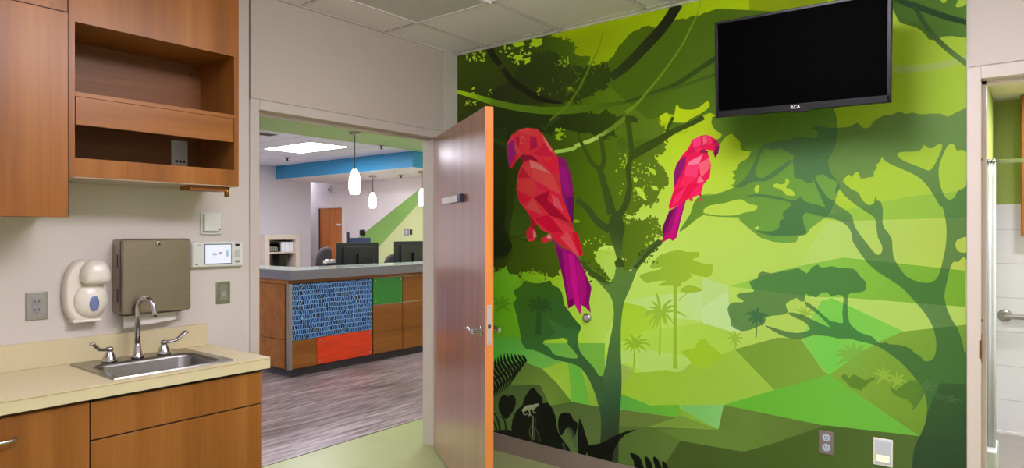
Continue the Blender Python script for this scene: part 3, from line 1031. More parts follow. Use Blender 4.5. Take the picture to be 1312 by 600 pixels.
# dark olive ground
GR = Q('T8', (40, 316), (325, 357), (195, 401), (527, 415), (553, 297), 'P', (1053, 545), (1177, 559.5), (1240, 564), (1240, 720), (586, 560), (700, 545), (790, 527))
add([((800, 560), (78, 100, 44)), ((960, 540), (104, 134, 56)), ((1060, 570), (92, 118, 50)), ((1200, 590), (86, 108, 54))], [GR])
add([((790, 535), (92, 112, 50)), ((862, 538), (100, 122, 54))], [Q('T8', (50, 320), (325, 357), (195, 401), (100, 400), (50, 400))])
add([((880, 590), (66, 86, 34)), ((1010, 590), (74, 98, 38)), ((1160, 590), (88, 112, 52))], [Q('T8', (345, 468), 'R7', (0, 305), (205, 338), (340, 300), (600, 210), (1050, 262), (1300, 285), 'P', (1240, 720), (840, 640), (848, 600))])
add([((880, 565), (100, 134, 52)), ((940, 560), (102, 138, 56))], [Q('T8', (240, 415), (400, 412), (527, 414), (640, 440), (640, 522), (345, 468))], a=0.55)
# left hills
add([((632, 450), (62, 130, 40)), ((700, 450), (92, 156, 66)), ((760, 460), (110, 170, 60))], [Q('P', (586, 380), (640, 430), (700, 440), (775, 440), (775, 520), (586, 560))])
add([((630, 470), (58, 76, 32)), ((700, 500), (86, 114, 42))], [Q('T7', (-160, 60), (100, 100), (180, 92), (262, 124), (330, 190), (402, 282), (300, 300), (180, 330), (0, 340), (-160, 330))])
add([((695, 480), (128, 162, 48)), ((740, 465), (142, 182, 60)), ((765, 515), (120, 160, 50))], [Q('T7', (262, 124), (370, 84), (440, 100), (480, 150), (520, 230), (540, 308), (404, 280), (330, 190))])
add((96, 168, 58), [Q('T7', (385, 90), (445, 110), (470, 200), (488, 296), (404, 280))])
add([((640, 500), (40, 54, 26)), ((720, 540), (72, 92, 44)), ((770, 560), (80, 100, 52))], [Q('T7', (-160, 205), (50, 206), (250, 200), (300, 300), (404, 282), (545, 308), (560, 500), (560, 620), (-160, 600))])
add((54, 72, 34), [Q('T7', (0, 206), (190, 205), (290, 290), (300, 300), (240, 420), (0, 420))], a=0.6)
# small bushes and palms far off
add((176, 214, 112), [smooth(Q('T8', (55, 40), (130, 30), (240, 40), (380, 70), (380, 110), (330, 140), (250, 125), (190, 140), (130, 118), (90, 92), (60, 100)))], a=0.8)
add((156, 196, 42), [rag(Q('T8', (345, 40), (380, 30), (418, 22), (426, -10), (440, -18), (468, -16), (488, 8), (505, 18), (530, 45), (548, 60), (545, 72), (500, 100), (470, 120), (420, 112), (395, 95), (370, 60)), 1.0)])
add((158, 200, 60), [rag(Q('T8', (-20, 60), (30, 40), (60, 45), (60, 70), (-20, 80)), 0.8)], a=0.5)
palm((148, 190, 56), Q('T6', (305, 405))[0], Q('T6', (283, 300), (258, 345), (245, 375), (213, 415), (215, 432), (240, 475), (265, 485), (345, 478), (375, 465), (445, 428), (400, 372), (372, 335), (330, 470), (285, 480)), 2.6, Q('T6', (300, 620))[0], 1.8)
palm((140, 184, 40), Q('T6', (172, 568))[0], Q('T6', (108, 545), (112, 570), (150, 512), (175, 518), (210, 515), (245, 545), (262, 575), (120, 600), (235, 605), (150, 610), (200, 612)), 2.2, Q('T8', (122, 115))[0], 1.8)
# flat-topped far tree
TR = smooth(Q('T6', (250, 168), (285, 125), (310, 105), (390, 82), (440, 92), (500, 92), (502, 118), (470, 132), (540, 155), (572, 158), (566, 212), (520, 220), (450, 200), (470, 215), (440, 240), (412, 250), (408, 270), (350, 265), (288, 264), (335, 240), (262, 244), (238, 252), (200, 225), (212, 205), (300, 182), (312, 168), (275, 178)), 2)
add([((830, 345), (142, 178, 52)), ((905, 345), (156, 190, 46))], [TR, smooth(Q('T6', (405, 288), (450, 262), (512, 280), (512, 294), (440, 302)), 2), ribbon(Q('T6', (380, 255), (380, 420), (380, 690)), [4.6, 4.2, 5.4]), ribbon(Q('T6', (380, 350), (415, 325), (445, 300)), [1.2, 0.8]), ribbon(Q('T6', (380, 280), (372, 230), (360, 195)), [3.0, 1.2]), ribbon(Q('T6', (382, 275), (400, 225), (395, 190)), [2.5, 1.0])], [])
palm((150, 192, 66), Q('R5', (155, 245))[0], Q('R5', (115, 240), (125, 215), (155, 200), (185, 215), (198, 240), (190, 270), (165, 285), (130, 275)), 2.0, Q('R5', (158, 295))[0], 1.4)
palm((150, 194, 70), Q('R5', (490, 130))[0], Q('R5', (445, 100), (470, 85), (500, 80), (530, 105), (545, 130), (450, 150)), 2.0)
palm((128, 178, 70), Q('R6', (130, 340))[0], Q('R6', (20, 330), (45, 300), (80, 270), (125, 255), (180, 270), (215, 300), (230, 360), (40, 370), (90, 420), (150, 430), (190, 420)), 4.0, None, a=0.75)
add((90, 134, 44), [rag(Q('R6', (65, 420), (90, 410), (105, 430), (130, 410), (180, 440), (230, 425), (230, 440), (195, 455), (165, 490), (110, 470), (75, 435)), 0.8)], a=0.85)
palm((150, 190, 66), Q('R6', (270, 425))[0], Q('R6', (215, 410), (235, 385), (270, 370), (305, 390), (318, 425), (300, 455), (240, 460)), 2.4)
palm((150, 188, 66), Q('R6', (335, 450))[0], Q('R6', (285, 445), (300, 415), (335, 400), (370, 415), (385, 450), (370, 480), (310, 490)), 2.4)
add((86, 132, 44), [rag(Q('R6', (290, 465), (330, 490), (350, 470), (400, 440), (450, 450), (470, 500), (425, 575), (380, 530), (330, 520)), 0.8)], a=0.8)
# ---- large mid-green tree crown spanning the top
C1 = orag(Q('T2', (20, 420), (60, 395), (120, 335), (180, 270), (205, 225), (235, 195), (262, 165), (300, 148), (330, 130), (352, 125), (380, 140), (420, 128), (490, 96), (540, 92), (560, 82), (590, 78), (620, 68), (660, 55), (700, 42)), 0.9)[:-1] \
    + Q('P', (940, 12), (1000, 15), (1066, 20), (1066, 132)) + osm(Q('R2', (92, 120), (105, 165), (110, 205), (100, 290), (75, 340), (70, 365), (82, 405), (110, 440), 'R4', (128, 35), (112, 72), (100, 110), (75, 165), (40, 185))) \
    + Q('R3', (590, 184), (560, 205), (520, 235), (500, 265), (462, 275), (450, 302), (400, 306), (340, 300), (280, 281), (240, 250), (200, 215), (170, 190), (185, 195), (170, 183), (80, 180), (0, 172), 'T4', (697, 450)) \
    + osm(Q('T4', (660, 470), (600, 500), (545, 545), (505, 570), (520, 540), (560, 480), (575, 430), (610, 390), (680, 380))) \
    + Q('R3', (0, 80), (70, 70), (150, 40), (140, 20), 'R1', (150, 555), (170, 525), (152, 512), (170, 500), (150, 480), (175, 470), (180, 445), (200, 430), (235, 410), (250, 375), (215, 376), (195, 365), (195, 330), (150, 285), (120, 300), (85, 345), (60, 320), (100, 290), (60, 262), (45, 230), (52, 190), (40, 182), (0, 215)) \
    + Q('T2', (690, 575), (660, 560), (640, 565), (590, 590), (560, 620), 'T4', (600, 30), (560, 40), (470, 75), (455, 40), (480, -10), (460, -15), (430, -10), (395, 5), (395, 40), (430, 60), (415, 100), (432, 130), (425, 183), (380, 190), (300, 300), (100, 300), (0, 300))
C1col = [((760, 60), (58, 80, 4)), ((830, 120), (66, 92, 6)), ((910, 150), (84, 120, 22)), ((985, 230), (106, 154, 56)), ((1010, 290), (112, 164, 66))]
H1 = [smooth(Q('R3', (5, 160), (20, 132), (60, 120), (110, 113), (180, 95), (225, 118), (265, 127), (250, 150), (200, 160), (165, 172), (80, 174)), 2),
      smooth(Q('R1', (265, 570), (280, 548), (293, 555), (288, 580), (275, 590)), 2),
      smooth(Q('R1', (358, 555), (378, 540), (400, 546), (425, 538), (424, 520), (440, 518), (446, 538), (430, 552), (432, 566), (455, 570), (475, 602), (430, 600), (408, 575), (385, 566)), 2),
      Q('R3', (250, 232), (270, 225), (275, 238), (258, 242))]
add(C1col, [C1], H1)
add((118, 168, 72), [rag(Q('R3', (0, 110), (30, 125), (20, 135), (5, 160), (0, 165)), .3)], a=0.0)
# lime notches in that crown near the small parrot
LB = [((880, 130), (176, 204, 8)), ((930, 220), (182, 214, 44))]
add(LB, [smooth(Q('T2', (455, 600), (480, 570), (488, 525), (500, 525), (510, 540), (560, 545), (600, 535), (640, 503), (655, 512), (650, 535), (600, 570), (560, 590), (530, 610)), 2), smooth(Q('T2', (355, 605), (390, 590), (430, 562), (448, 562), (455, 580), (440, 610)), 2),
         smooth(Q('R1', (-10, 170), (0, 140), (20, 120), (34, 125), (35, 145), (10, 170)), 2), smooth(Q('R1', (-20, 230), (0, 214), (40, 182), (52, 190), (45, 230), (60, 262), (98, 288), (90, 305), (60, 320), (0, 300)), 2)])
# ---- dark crown of the big tree on the near side
C3 = Q('P', (586, 30), (700, 30)) + orag(Q('T1', (470, 178), (540, 190), (590, 210), (600, 240), (600, 265), (630, 280), 'T2', (-60, 270), (0, 280), (66, 278), (60, 300), (50, 345), (130, 320), (150, 350), (170, 380), (150, 420)), 0.8) \
    + Q('T2', (240, 500), (360, 600)) + orag(Q('T4', (395, 0), (398, 30), (430, 55), (418, 100), (433, 130), (425, 182), (385, 190), (380, 205), (415, 250), (448, 285), (450, 340), (420, 348), (400, 380), (395, 400), (385, 428), (340, 442), (320, 430), (298, 470), (250, 490), (228, 455), (240, 500), (270, 512), (330, 512), (390, 500), (410, 540), (420, 585), (440, 605), 'T6', (280, 0), (262, 38), (245, 62), (215, 92), (198, 122), (165, 155), (140, 180), (118, 205), (100, 175), (130, 130), (90, 110), (70, 85), (60, 60), (20, 55), (0, 50), 'T5', (600, 60), (560, 78), (540, 90), (560, 150), (600, 200), (640, 240), (580, 230), (540, 215), (500, 180), (470, 140), (380, 150), (350, 215), (330, 228), (300, 195), (280, 205), (240, 190), (200, 188), (150, 212), (108, 200), (95, 160), (60, 190), (40, 208), (10, 215)), 0.9) + Q('P', (586, 360))
C3col = [((592, 200), (32, 42, 6)), ((650, 200), (34, 46, 8)), ((700, 220), (48, 68, 6)), ((760, 230), (72, 100, 6)), ((850, 240), (92, 120, 24))]
C3h = [rag(Q('T4', (192, 118), (210, 104), (238, 108), (246, 140), (240, 170), (222, 182), (205, 160), (195, 140)), 0.5),
       rag(Q('T4', (268, 135), (300, 112), (338, 104), (345, 115), (320, 125), (335, 140), (310, 140), (300, 155), (272, 158)), 0.5),
       rag(Q('T4', (282, 345), (310, 350), (330, 375), (345, 410), (335, 415), (300, 385)), 0.5),
       rag(Q('T4', (358, 340), (395, 345), (405, 365), (380, 365)), 0.5), rag(Q('T4', (275, 300), (300, 310), (290, 325), (278, 318)), 0.4),
       rag(Q('T4', (345, 245), (385, 262), (390, 290), (370, 280), (355, 265)), 0.4)]
add(C3col, [C3], C3h)
# lower foliage islands of the dark crown
add([((660, 350), (46, 66, 8)), ((720, 340), (64, 86, 12))], [rag(Q('T5', (108, 40), (140, 20), (200, 40), (330, 30), (360, 130), (352, 215), (330, 228), (300, 195), (240, 190), (200, 185), (150, 210), (110, 198), (100, 150), (130, 90)), 0.8)])
add((22, 32, 10), [rag(Q('T5', (10, -40), (95, 0), (130, 60), (100, 110), (60, 120), (18, 100)), 0.8)])
add([((640, 250), (40, 58, 12)), ((690, 290), (50, 76, 14))], [smooth(Q('T3', (270, 385), (310, 380), (330, 420), (345, 450), (330, 475), (285, 480), (268, 450)), 2), smooth(Q('T3', (258, 490), (300, 475), (370, 480), (395, 540), (350, 590), (280, 585), (255, 550)), 2)])
# near-black blob
C4 = rag(Q('T1', (190, 480), (205, 450), (240, 430), (300, 390), (340, 340), (380, 325), (400, 310), (388, 285), (440, 272), (470, 258), (515, 260), (530, 290), (560, 335), (600, 330), (640, 335), (658, 350), 'T2', (30, 345), (50, 340), (80, 330), (110, 325), (130, 310), (150, 330), (150, 350), (180, 372), (150, 410), (140, 450), (100, 450), (60, 480), (20, 490), (0, 500), 'T1', (640, 500), (560, 500), (480, 505), (400, 520), (300, 510), (230, 495)), 0.9)
C4col = [((640, 100), (26, 32, 10)), ((760, 110), (40, 56, 10))]
add(C4col, [C4], [rag(Q('T1', (412, 440), (430, 420), (432, 450), (420, 475)), 0.6), rag(Q('T1', (560, 430), (600, 430), (610, 460), (580, 455), (570, 470)), 0.6), rag(Q('T1', (545, 310), (560, 290), (570, 320), (555, 335)), 0.5)])
C5 = rag(Q('T1', (195, 505), (300, 545), (430, 565), (560, 560), (658, 560), 'T2', (60, 560), (110, 570), (130, 545), (150, 550), (150, 570), (185, 580), (230, 570), (290, 580), (290, 610), 'T4', (190, 20), (180, 60), (190, 105), (165, 90), (130, 105), (90, 95), (60, 80), (0, 75), 'T3', (560, 60), (480, 80), (300, 60), (270, 130), (265, 300), (260, 600), (195, 600)), 0.8)
C5col = [((640, 180), (24, 34, 8)), ((720, 155), (30, 42, 8)), ((790, 160), (48, 66, 8))]
add(C5col, [C5])
add([((620, 300), (18, 28, 10)), ((660, 250), (30, 44, 10))], [Q('P', (586, 180), (650, 160), (648, 200), (660, 250), (648, 330), (586, 345))], a=0.6)
# leafy fringe of the dark crowns
def fringe(poly, n, spread, size, keep):
    out = []
    seg = [(poly[i], poly[(i + 1) % len(poly)]) for i in range(len(poly))]
    L = [math.hypot(b[0] - a[0], b[1] - a[1]) for a, b in seg]
    for _ in range(n):
        a, b = rng.choices(seg, L)[0]
        t = rng.random()
        x, y = a[0] + (b[0] - a[0]) * t + rng.gauss(0, spread), a[1] + (b[1] - a[1]) * t + rng.gauss(0, spread)
        if not keep(x, y):
            continue
        r, an = rng.uniform(*size), rng.uniform(0, PI)
        q = []
        for j in range(6):
            aa = 2 * PI * j / 6
            u, v = r * 1.5 * math.cos(aa) * rng.uniform(0.7, 1.1), r * 0.7 * math.sin(aa) * rng.uniform(0.7, 1.1)
            q.append((x + u * math.cos(an) - v * math.sin(an), y + u * math.sin(an) + v * math.cos(an)))
        out.append(q)
    return out
add(C4col, fringe(C4, 150, 1.6, (1.2, 2.6), lambda x, y: inside_quad(x, y)))
add(C5col, fringe(C5, 90, 1.6, (1.2, 2.6), lambda x, y: 150 > y and x > 650 or (y > 150 and x > 660 and y < 180)))
add(C3col, fringe(C3, 420, 1.8, (1.2, 2.4), lambda x, y: (x < 752 and y < 105 and x > 700) or (x > 800 and y > 150) or y > 320))
specks((64, 82, 14), [('T1', 440, 290, 658, 480, 30), ('T2', 0, 300, 140, 480, 16)], (0.8, 2.0))
# vines
add((20, 22, 8), [ribbon(Q('T1', (178, 230), (205, 285), (238, 320)), [9, 7]), ribbon(Q('T1', (250, 340), (290, 395), (350, 440), (410, 478), (470, 500), (540, 510)), [7, 8, 8, 3])])
add([((640, 130), (58, 92, 8)), ((590, 118), (112, 142, 14)), ((570, 110), (120, 150, 16))], [ribbon(Q('T1', (-5, 448), (60, 465), (130, 485), (195, 505)), [4, 6, 8])])
add([((630, 130), (60, 90, 10)), ((740, 140), (66, 96, 8)), ((800, 128), (58, 88, 10))], [ribbon(Q('T1', (190, 505), (300, 530), (430, 547), (550, 548), (658, 538), 'T2', (60, 535), (160, 520), (240, 505), (300, 490)), [8, 9, 10, 9, 5, 3])])
add((46, 72, 10), [ribbon(Q('T2', (240, 505), (330, 478), (430, 443), (500, 412), (600, 345), (690, 285)), [3, 5, 6, 6])])
add((62, 90, 16), [ribbon(Q('T2', (330, 480), (500, 432), (600, 398), (690, 368)), [2, 4, 4])])
add([((830, 10), (24, 30, 10)), ((790, 90), (38, 50, 16))], [ribbon(Q('T2', (498, 20), (455, 90), (410, 150), (350, 215), (280, 290), (220, 345), (165, 385)), [13, 13, 13, 12, 10])])
add((84, 110, 14), [ribbon(Q('T2', (125, 160), (105, 240), (65, 320), (20, 420), (0, 450)), [1.2, 2.5, 2.5]), ribbon(Q('T1', (655, 380), (620, 450), (570, 520), (520, 565), (480, 600)), [2.5, 3, 3])], a=0.75)
add((108, 138, 28), [ribbon(Q('T2', (612, 12), (592, 75), (560, 140), (520, 220), (460, 310), (400, 390), (350, 450), (300, 510), (240, 560)), [1.5, 2.2, 2.2, 2.6, 5])], a=0.75)
add([((780, 165), (96, 124, 30)), ((760, 178), (162, 190, 92)), ((735, 188), (136, 176, 70))], [ribbon(Q('T4', (240, 0), (190, 42), (130, 82), (70, 115), (0, 140), 'T3', (600, 155), (550, 167), (505, 172)), [6, 5, 5, 4.5])])
add((40, 60, 14), [ribbon(Q('T3', (200, 110), (235, 125), (270, 140)), [6, 7]), ribbon(Q('T3', (450, 60), (500, 20), (530, 0)), [5, 6])], a=0.7)
# light leaf specks
specks((112, 138, 30), [('T1', 60, 255, 160, 305, 26), ('T1', 230, 225, 390, 270, 16), ('T1', 270, 265, 385, 315, 20)], (0.8, 2.0))
add((118, 146, 14), [rag(Q('T1', (285, 215), (350, 205), (360, 225), (320, 235)), 0.8), rag(Q('T1', (390, 195), (440, 190), (445, 215), (415, 235), (400, 220)), 0.8), rag(Q('T1', (355, 290), (385, 280), (385, 310), (360, 318)), 0.8), rag(Q('T1', (305, 270), (350, 275), (345, 300), (315, 300)), 0.8), rag(Q('T1', (380, 218), (390, 208), (420, 225), (400, 230)), 0.8)])
specks((104, 132, 22), [('T1', 50, 500, 115, 525, 7), ('T1', 85, 435, 105, 465, 4), ('T1', 530, 275, 580, 335, 14), ('T1', 170, 440, 200, 470, 3), ('T1', 415, 425, 435, 470, 5), ('T1', 560, 430, 610, 465, 6)], (0.8, 2.0))
specks((122, 160, 16), [('T3', 515, 60, 565, 120, 14), ('T3', 600, 500, 625, 520, 5)], (1.2, 3.0))
specks((160, 196, 40), [('T4', 182, 180, 245, 250, 16), ('T4', 270, 225, 390, 330, 22), ('T4', 280, 330, 350, 420, 16), ('T4', 190, 260, 300, 380, 6), ('T4', 222, 500, 262, 540, 8), ('T4', 355, 515, 410, 590, 12), ('T6', 225, 0, 300, 90, 16), ('T6', 25, 55, 80, 110, 8), ('T5', 490, 0, 600, 60, 10)], (0.7, 1.7))
specks((92, 116, 26), [('T6', 165, 60, 300, 150, 18), ('T5', 20, 170, 110, 220, 20), ('T5', 150, 180, 300, 245, 18)], (0.8, 2.2))
# trunk and limbs of the big tree
TC = [((790, 170), (54, 74, 8)), ((785, 250), (56, 76, 26)), ((790, 300), (54, 74, 28)), ((790, 345), (90, 126, 54)), ((785, 420), (78, 120, 54)), ((785, 470), (68, 104, 58)), ((785, 510), (50, 84, 54)), ((785, 560), (44, 56, 34))]
TRK = osm(Q('T4', (150, 540), (175, 470), (200, 470), (235, 540), 'T6', (112, 20), (108, 100), (112, 180), (150, 190), (188, 172), (180, 200), (165, 240), (140, 300), (122, 340), (110, 395), (102, 480), (102, 580), 'T8', (58, 60), (62, 150), (60, 250), (52, 350), (48, 450), (46, 580))) + Q('P', (793, 640), (766, 640)) + osm(Q('T7', (540, 480), (545, 390), (536, 310), (522, 262), (545, 165), (556, 150), (570, 80), (583, 0), 'T6', (55, 500), (66, 410), (58, 340), (30, 292), (0, 255), (15, 240), (50, 250), (66, 225), (76, 175), (82, 130), (60, 55)))
limbs = [ribbon(Q('T4', (0, 85), (30, 150), (70, 225), (110, 265), (130, 330), (150, 400), (170, 480)), [4, 5, 7, 9, 12]),
         ribbon(Q('T4', (115, 95), (125, 160), (130, 215), (118, 260)), [5, 6, 6]),
         ribbon(Q('T4', (205, 490), (240, 430), (258, 345), (250, 255), (268, 190), (262, 120), (248, -10)), [8, 8, 6, 6, 7, 7]),
         ribbon(Q('T4', (262, 195), (330, 155), (400, 118), (470, 74), (560, 35), (625, 0)), [11, 12, 9, 6, 7]),
         ribbon(Q('T4', (440, 85), (455, 40), (475, 0)), [4, 4]),
         ribbon(Q('T4', (-5, 410), (50, 455), (100, 520), (160, 560)), [7, 8, 10]),
         ribbon(Q('T6', (160, 185), (200, 135), (250, 80), (305, 38)), [11, 9, 8]),
         ribbon(Q('T5', (450, 110), (490, 155), (540, 200), (590, 250), (640, 300)), [5, 6, 7, 9])]
add(TC, [TRK] + limbs)
add((58, 80, 26), [rag(Q('T6', (165, 165), (185, 150), (230, 95), (290, 40), (312, 30), (318, 42), (270, 80), (215, 140), (180, 178)), 0.8), rag(Q('T5', (450, 115), (480, 130), (530, 180), (600, 230), (620, 250), (590, 250), (540, 225), (490, 165)), 0.9), rag(Q('T6', (70, 140), (90, 120), (120, 140), (120, 165), (75, 170)), 0.8)])
specks((54, 78, 24), [('T5', 480, 130, 610, 250, 22), ('T6', 190, 60, 290, 150, 10), ('T6', 0, 215, 60, 255, 10)], (0.8, 2.0))
# small dark tree, darker palm and its branch
add([((632, 380), (74, 132, 16)), ((690, 370), (104, 160, 36))], [Q('T5', (15, 212), (60, 190), (95, 165), (110, 205), (150, 212), (160, 250), (140, 300), (165, 500), (180, 560), (15, 540))], a=0.9)
palm((56, 108, 14), Q('T5', (70, 370))[0], Q('T5', (20, 360), (30, 330), (80, 310), (110, 330), (125, 360), (110, 400), (40, 410)), 3.2, a=0.6)
add([((632, 440), (62, 132, 44)), ((700, 440), (84, 148, 64))], [Q('T5', (15, 525), (160, 525), (200, 600), (15, 600))], a=0.7)
ST = rag(smooth(Q('T5', (130, 358), (147, 330), (132, 290), (165, 270), (195, 238), (230, 252), (270, 250), (320, 238), (330, 262), (368, 280), (384, 318), (390, 360), (420, 400), (440, 432), (470, 462), (476, 490), (462, 520), (458, 605), (440, 592), (418, 552), (390, 532), (340, 540), (290, 546), (284, 562), (315, 585), (330, 610), (260, 600), (230, 592), (200, 590), (175, 560), (165, 500), (152, 440), (140, 390)), 2), 0.5, 2.5)
SB = smooth(Q('T7', (160, -10), (215, 10), (265, 25), (330, 58), (408, 74), (434, 64), (398, 20), (380, -8), (425, -8), (442, 38), (470, 74), (510, 118), (535, 158), (552, 162), (560, 250), (536, 300), (520, 256), (490, 182), (450, 122), (400, 97), (320, 78), (250, 44), (200, 24)), 2)
add([((665, 350), (48, 84, 12)), ((700, 400), (46, 86, 30)), ((720, 440), (48, 92, 44)), ((765, 480), (56, 88, 48))], [ST, SB])
palm((36, 66, 26), Q('T5', (262, 372))[0], Q('T5', (195, 375), (205, 340), (262, 318), (310, 335), (325, 360), (330, 390), (300, 405), (215, 405)), 4.5, Q('T5', (258, 520))[0], 5.5, a=0.7)
add((60, 110, 52), [Q('T5', (290, 545), (350, 510), (300, 430), (400, 480), (470, 490), (462, 520), (440, 590), (390, 532))], a=0.5)
# ---- near plants in black silhouette
BK_ = (14, 17, 11)
blk = []
for k in range(13):
    t = k / 12
    sx_, sy_ = 178 - 175 * t, 76 + 118 * t ** 1.15
    L_ = 20 + 62 * min(1, t * 2.2)
    blk.append(ribbon(Q('T7', (sx_, sy_), (sx_ - L_ * 0.30, sy_ - L_ * 0.45), (sx_ - L_ * 0.18 - 12, sy_ - L_ * 0.95)), [3.4, 3.6, 0.5], 2))
    blk.append(ribbon(Q('T7', (sx_, sy_), (sx_ + L_ * 0.22, sy_ + L_ * 0.42), (sx_ + L_ * 0.05, sy_ + L_ * 1.05)), [3.4, 3.6, 0.5], 2))
blk.append(ribbon(Q('T7', (182, 73), (90, 130), (0, 205), (-60, 260)), [0.8, 2.2, 3]))
blk.append(smooth(Q('T7', (60, 262), (80, 247), (96, 256), (115, 248), (135, 268), (130, 310), (105, 350), (85, 365), (62, 340), (50, 300)), 2))
blk.append(smooth(Q('T7', (165, 300), (175, 265), (200, 225), (222, 214), (240, 240), (262, 262), (265, 290), (285, 285), (305, 305), (325, 350), (335, 420), (365, 470), (400, 530), (300, 520), (200, 470), (120, 440), (118, 370), (140, 320)), 2))
blk.append(smooth(Q('T7', (338, 370), (350, 340), (375, 332), (400, 342), (412, 370), (432, 385), (425, 430), (412, 460), (395, 420), (375, 410), (355, 445), (340, 420)), 2))
blk.append(Q('T7', (440, 358), (455, 390), (470, 440), (485, 490), (470, 540), (432, 530), (430, 440)))
blk.append(smooth(Q('T7', (470, 500), (520, 485), (560, 475), (600, 450), (660, 425), (715, 415), (660, 440), (625, 480), (600, 530), (590, 580), (500, 560)), 2))
blk.append(Q('T7', (-160, 400), (10, 420), (100, 415), (170, 440), (330, 480), (360, 520), (480, 545), (600, 600), (300, 620), (-160, 560)))
blk.append(smooth(Q('T8', (100, 530), (125, 532), (150, 550), (165, 590), (175, 620), (130, 625), (120, 570)), 2))
blk.append(smooth(Q('T8', (172, 552), (182, 545), (205, 575), (215, 625), (190, 625), (178, 585)), 2))
blk.append(smooth(Q('T8', (212, 552), (225, 547), (248, 580), (260, 630), (232, 630), (220, 585)), 2))
blk.append(smooth(Q('T8', (255, 572), (268, 570), (285, 595), (295, 635), (268, 635)), 2))
add(BK_, blk)
add((20, 24, 14), [ribbon(Q('T7', (0, 320), (40, 350), (60, 420)), [1, 3]), ribbon(Q('T7', (0, 350), (30, 380), (45, 430)), [1, 3]), ribbon(Q('T7', (90, 430), (80, 370), (60, 350)), [3, 1])])
add((66, 78, 52), [ribbon(Q('T7', (220, 465), (225, 410), (232, 360)), [2.0, 0.5]), ribbon(Q('T7', (205, 450), (200, 420), (210, 390)), [1.6, 0.4]), ribbon(Q('T7', (250, 470), (240, 430), (225, 400)), [1.8, 0.4]), ribbon(Q('T7', (360, 480), (375, 520)), [3, 2]), ribbon(Q('T7', (378, 412), (400, 430), (425, 500)), [6, 8, 3])], a=0.7)
# little lizard
cam = [ribbon([(x, y) for x, y in Q('T7', *[(183 + (6 + 1.15 * k) * math.cos(0.55 * k), 334 + (6 + 1.15 * k) * math.sin(0.55 * k)) for k in range(14)])], [0.8, 1.3, 1.6], 2),
       smooth(Q('T7', (163, 322), (185, 300), (215, 296), (228, 292), (243, 290), (246, 300), (232, 308), (222, 318), (195, 318), (175, 330)), 2),
       ribbon(Q('T7', (215, 312), (222, 335), (232, 332)), [1.4, 0.8]), ribbon(Q('T7', (205, 312), (200, 330), (210, 350)), [1.4, 0.8]), ribbon(Q('T7', (218, 350), (216, 420), (212, 465)), [0.8, 1.0])]
add((104, 112, 82), cam)
# ---- middle flat-crowned tree (translucent print over the hills)
ACA = smooth(Q('R3', (225, 492), (262, 478), (270, 455), (290, 442), (330, 452), (390, 440), (430, 432), (465, 428), (500, 452), (522, 428), (550, 410), (600, 412), 'R4', (30, 386), (50, 400), (90, 392), (130, 402), (190, 405), (220, 440), (245, 465), (243, 500), (215, 512), (176, 514), (160, 530), (140, 526), (115, 522), (90, 530), (70, 512), (40, 515), (20, 535), (0, 525), 'R5', (520, 40), (495, 25), (490, 60), (470, 60), (450, 45), (400, 75), (412, 108), (390, 125), (340, 130), (305, 140), (300, 165), (250, 190), (190, 205), (140, 180), (135, 150), (120, 100), (140, 68), (190, 66), (195, 55), (162, 38), (180, 22), (245, 15), (240, 0)), 2)
ASTEM = smooth(Q('R6', (75, 30), (98, 38), (97, 90), (105, 160), (130, 190), (165, 215), (215, 230), (248, 262), (280, 258), (300, 268), (340, 270), (392, 284), (420, 310), (460, 340), (480, 420), (440, 450), (405, 408), (350, 352), (290, 306), (230, 272), (150, 252), (100, 240), (50, 240), (0, 228), (-60, 225), 'R5', (540, 222), (480, 240), (420, 238), (370, 220), (320, 192), (298, 176), (340, 188), (400, 205), (460, 213), (512, 200), (512, 182), (480, 155), (440, 138), (408, 115), (450, 118), (490, 130), (530, 150), (600, 182), (610, 182), (562, 130), (500, 84), (495, 62), (540, 90), (600, 145), (640, 165), 'R6', (0, 150), (40, 160), (75, 165), (72, 120), (78, 50)), 2)
# ---- tree nearest the bathroom door: crown, limbs and trunk
BIG = osm(Q('R1', (340, 372), (310, 352), (330, 335), (380, 325), (450, 315), (500, 300), (580, 310), (592, 285), (585, 268), (560, 260), (580, 245), (612, 245), (640, 256), 'R2', (40, 214), (75, 213), (110, 212), (160, 208), (195, 190), (215, 212), (245, 212), (260, 190), (285, 172), (310, 160), (345, 155), (378, 143), (400, 155), (430, 147), (460, 155), (500, 153), (550, 152), (580, 165), (610, 150))) + Q('P', (1238.6, 138), (1238.6, 720), (1170, 720)) \
    + osm(Q('R7', (1020, 500), (1022, 418), (1025, 360), (1035, 312), (1060, 262), (1085, 200), (1095, 140), (1090, 85), (1075, 30), 'R6', (475, 520), (450, 462), (410, 406), (350, 352), (290, 306), (262, 288))) \
    + osm(Q('R6', (280, 259), (300, 268), (340, 270), (390, 284), (420, 310), (450, 340), (480, 350), (508, 336), (522, 300), (522, 240), (505, 180), (470, 120), (420, 60), (365, 4), 'R4', (500, 590), (440, 520), (380, 470), (300, 420), (250, 375), (210, 320), (185, 280), (180, 245), (160, 210), (120, 185), (75, 172))) \
    + osm(Q('R3', (560, 176), (500, 160), (482, 180), (488, 220), (500, 250), (488, 265), (430, 270), (330, 270), (252, 246), (330, 250), (368, 230), (370, 200), (390, 188), (386, 160), (420, 130), (422, 112), (360, 96), (260, 82), (200, 86), (258, 70), (360, 82), (420, 100), (450, 98), (475, 82), (488, 104), (560, 124), (592, 134), (570, 90), (545, 30), (530, 0), 'R1', (575, 530), (540, 540), (510, 520), (472, 510), (468, 470), (462, 425))) \
    + osm(Q('R1', (455, 412), (390, 460), (310, 515), (268, 495), (276, 440), (292, 385), (312, 352)))
BL = smooth(Q('R1', (318, 345), (285, 378), (262, 440), (215, 520), (165, 558), (205, 560), (260, 530), (330, 528), (400, 482), (466, 425), (430, 418), (400, 382)), 2)
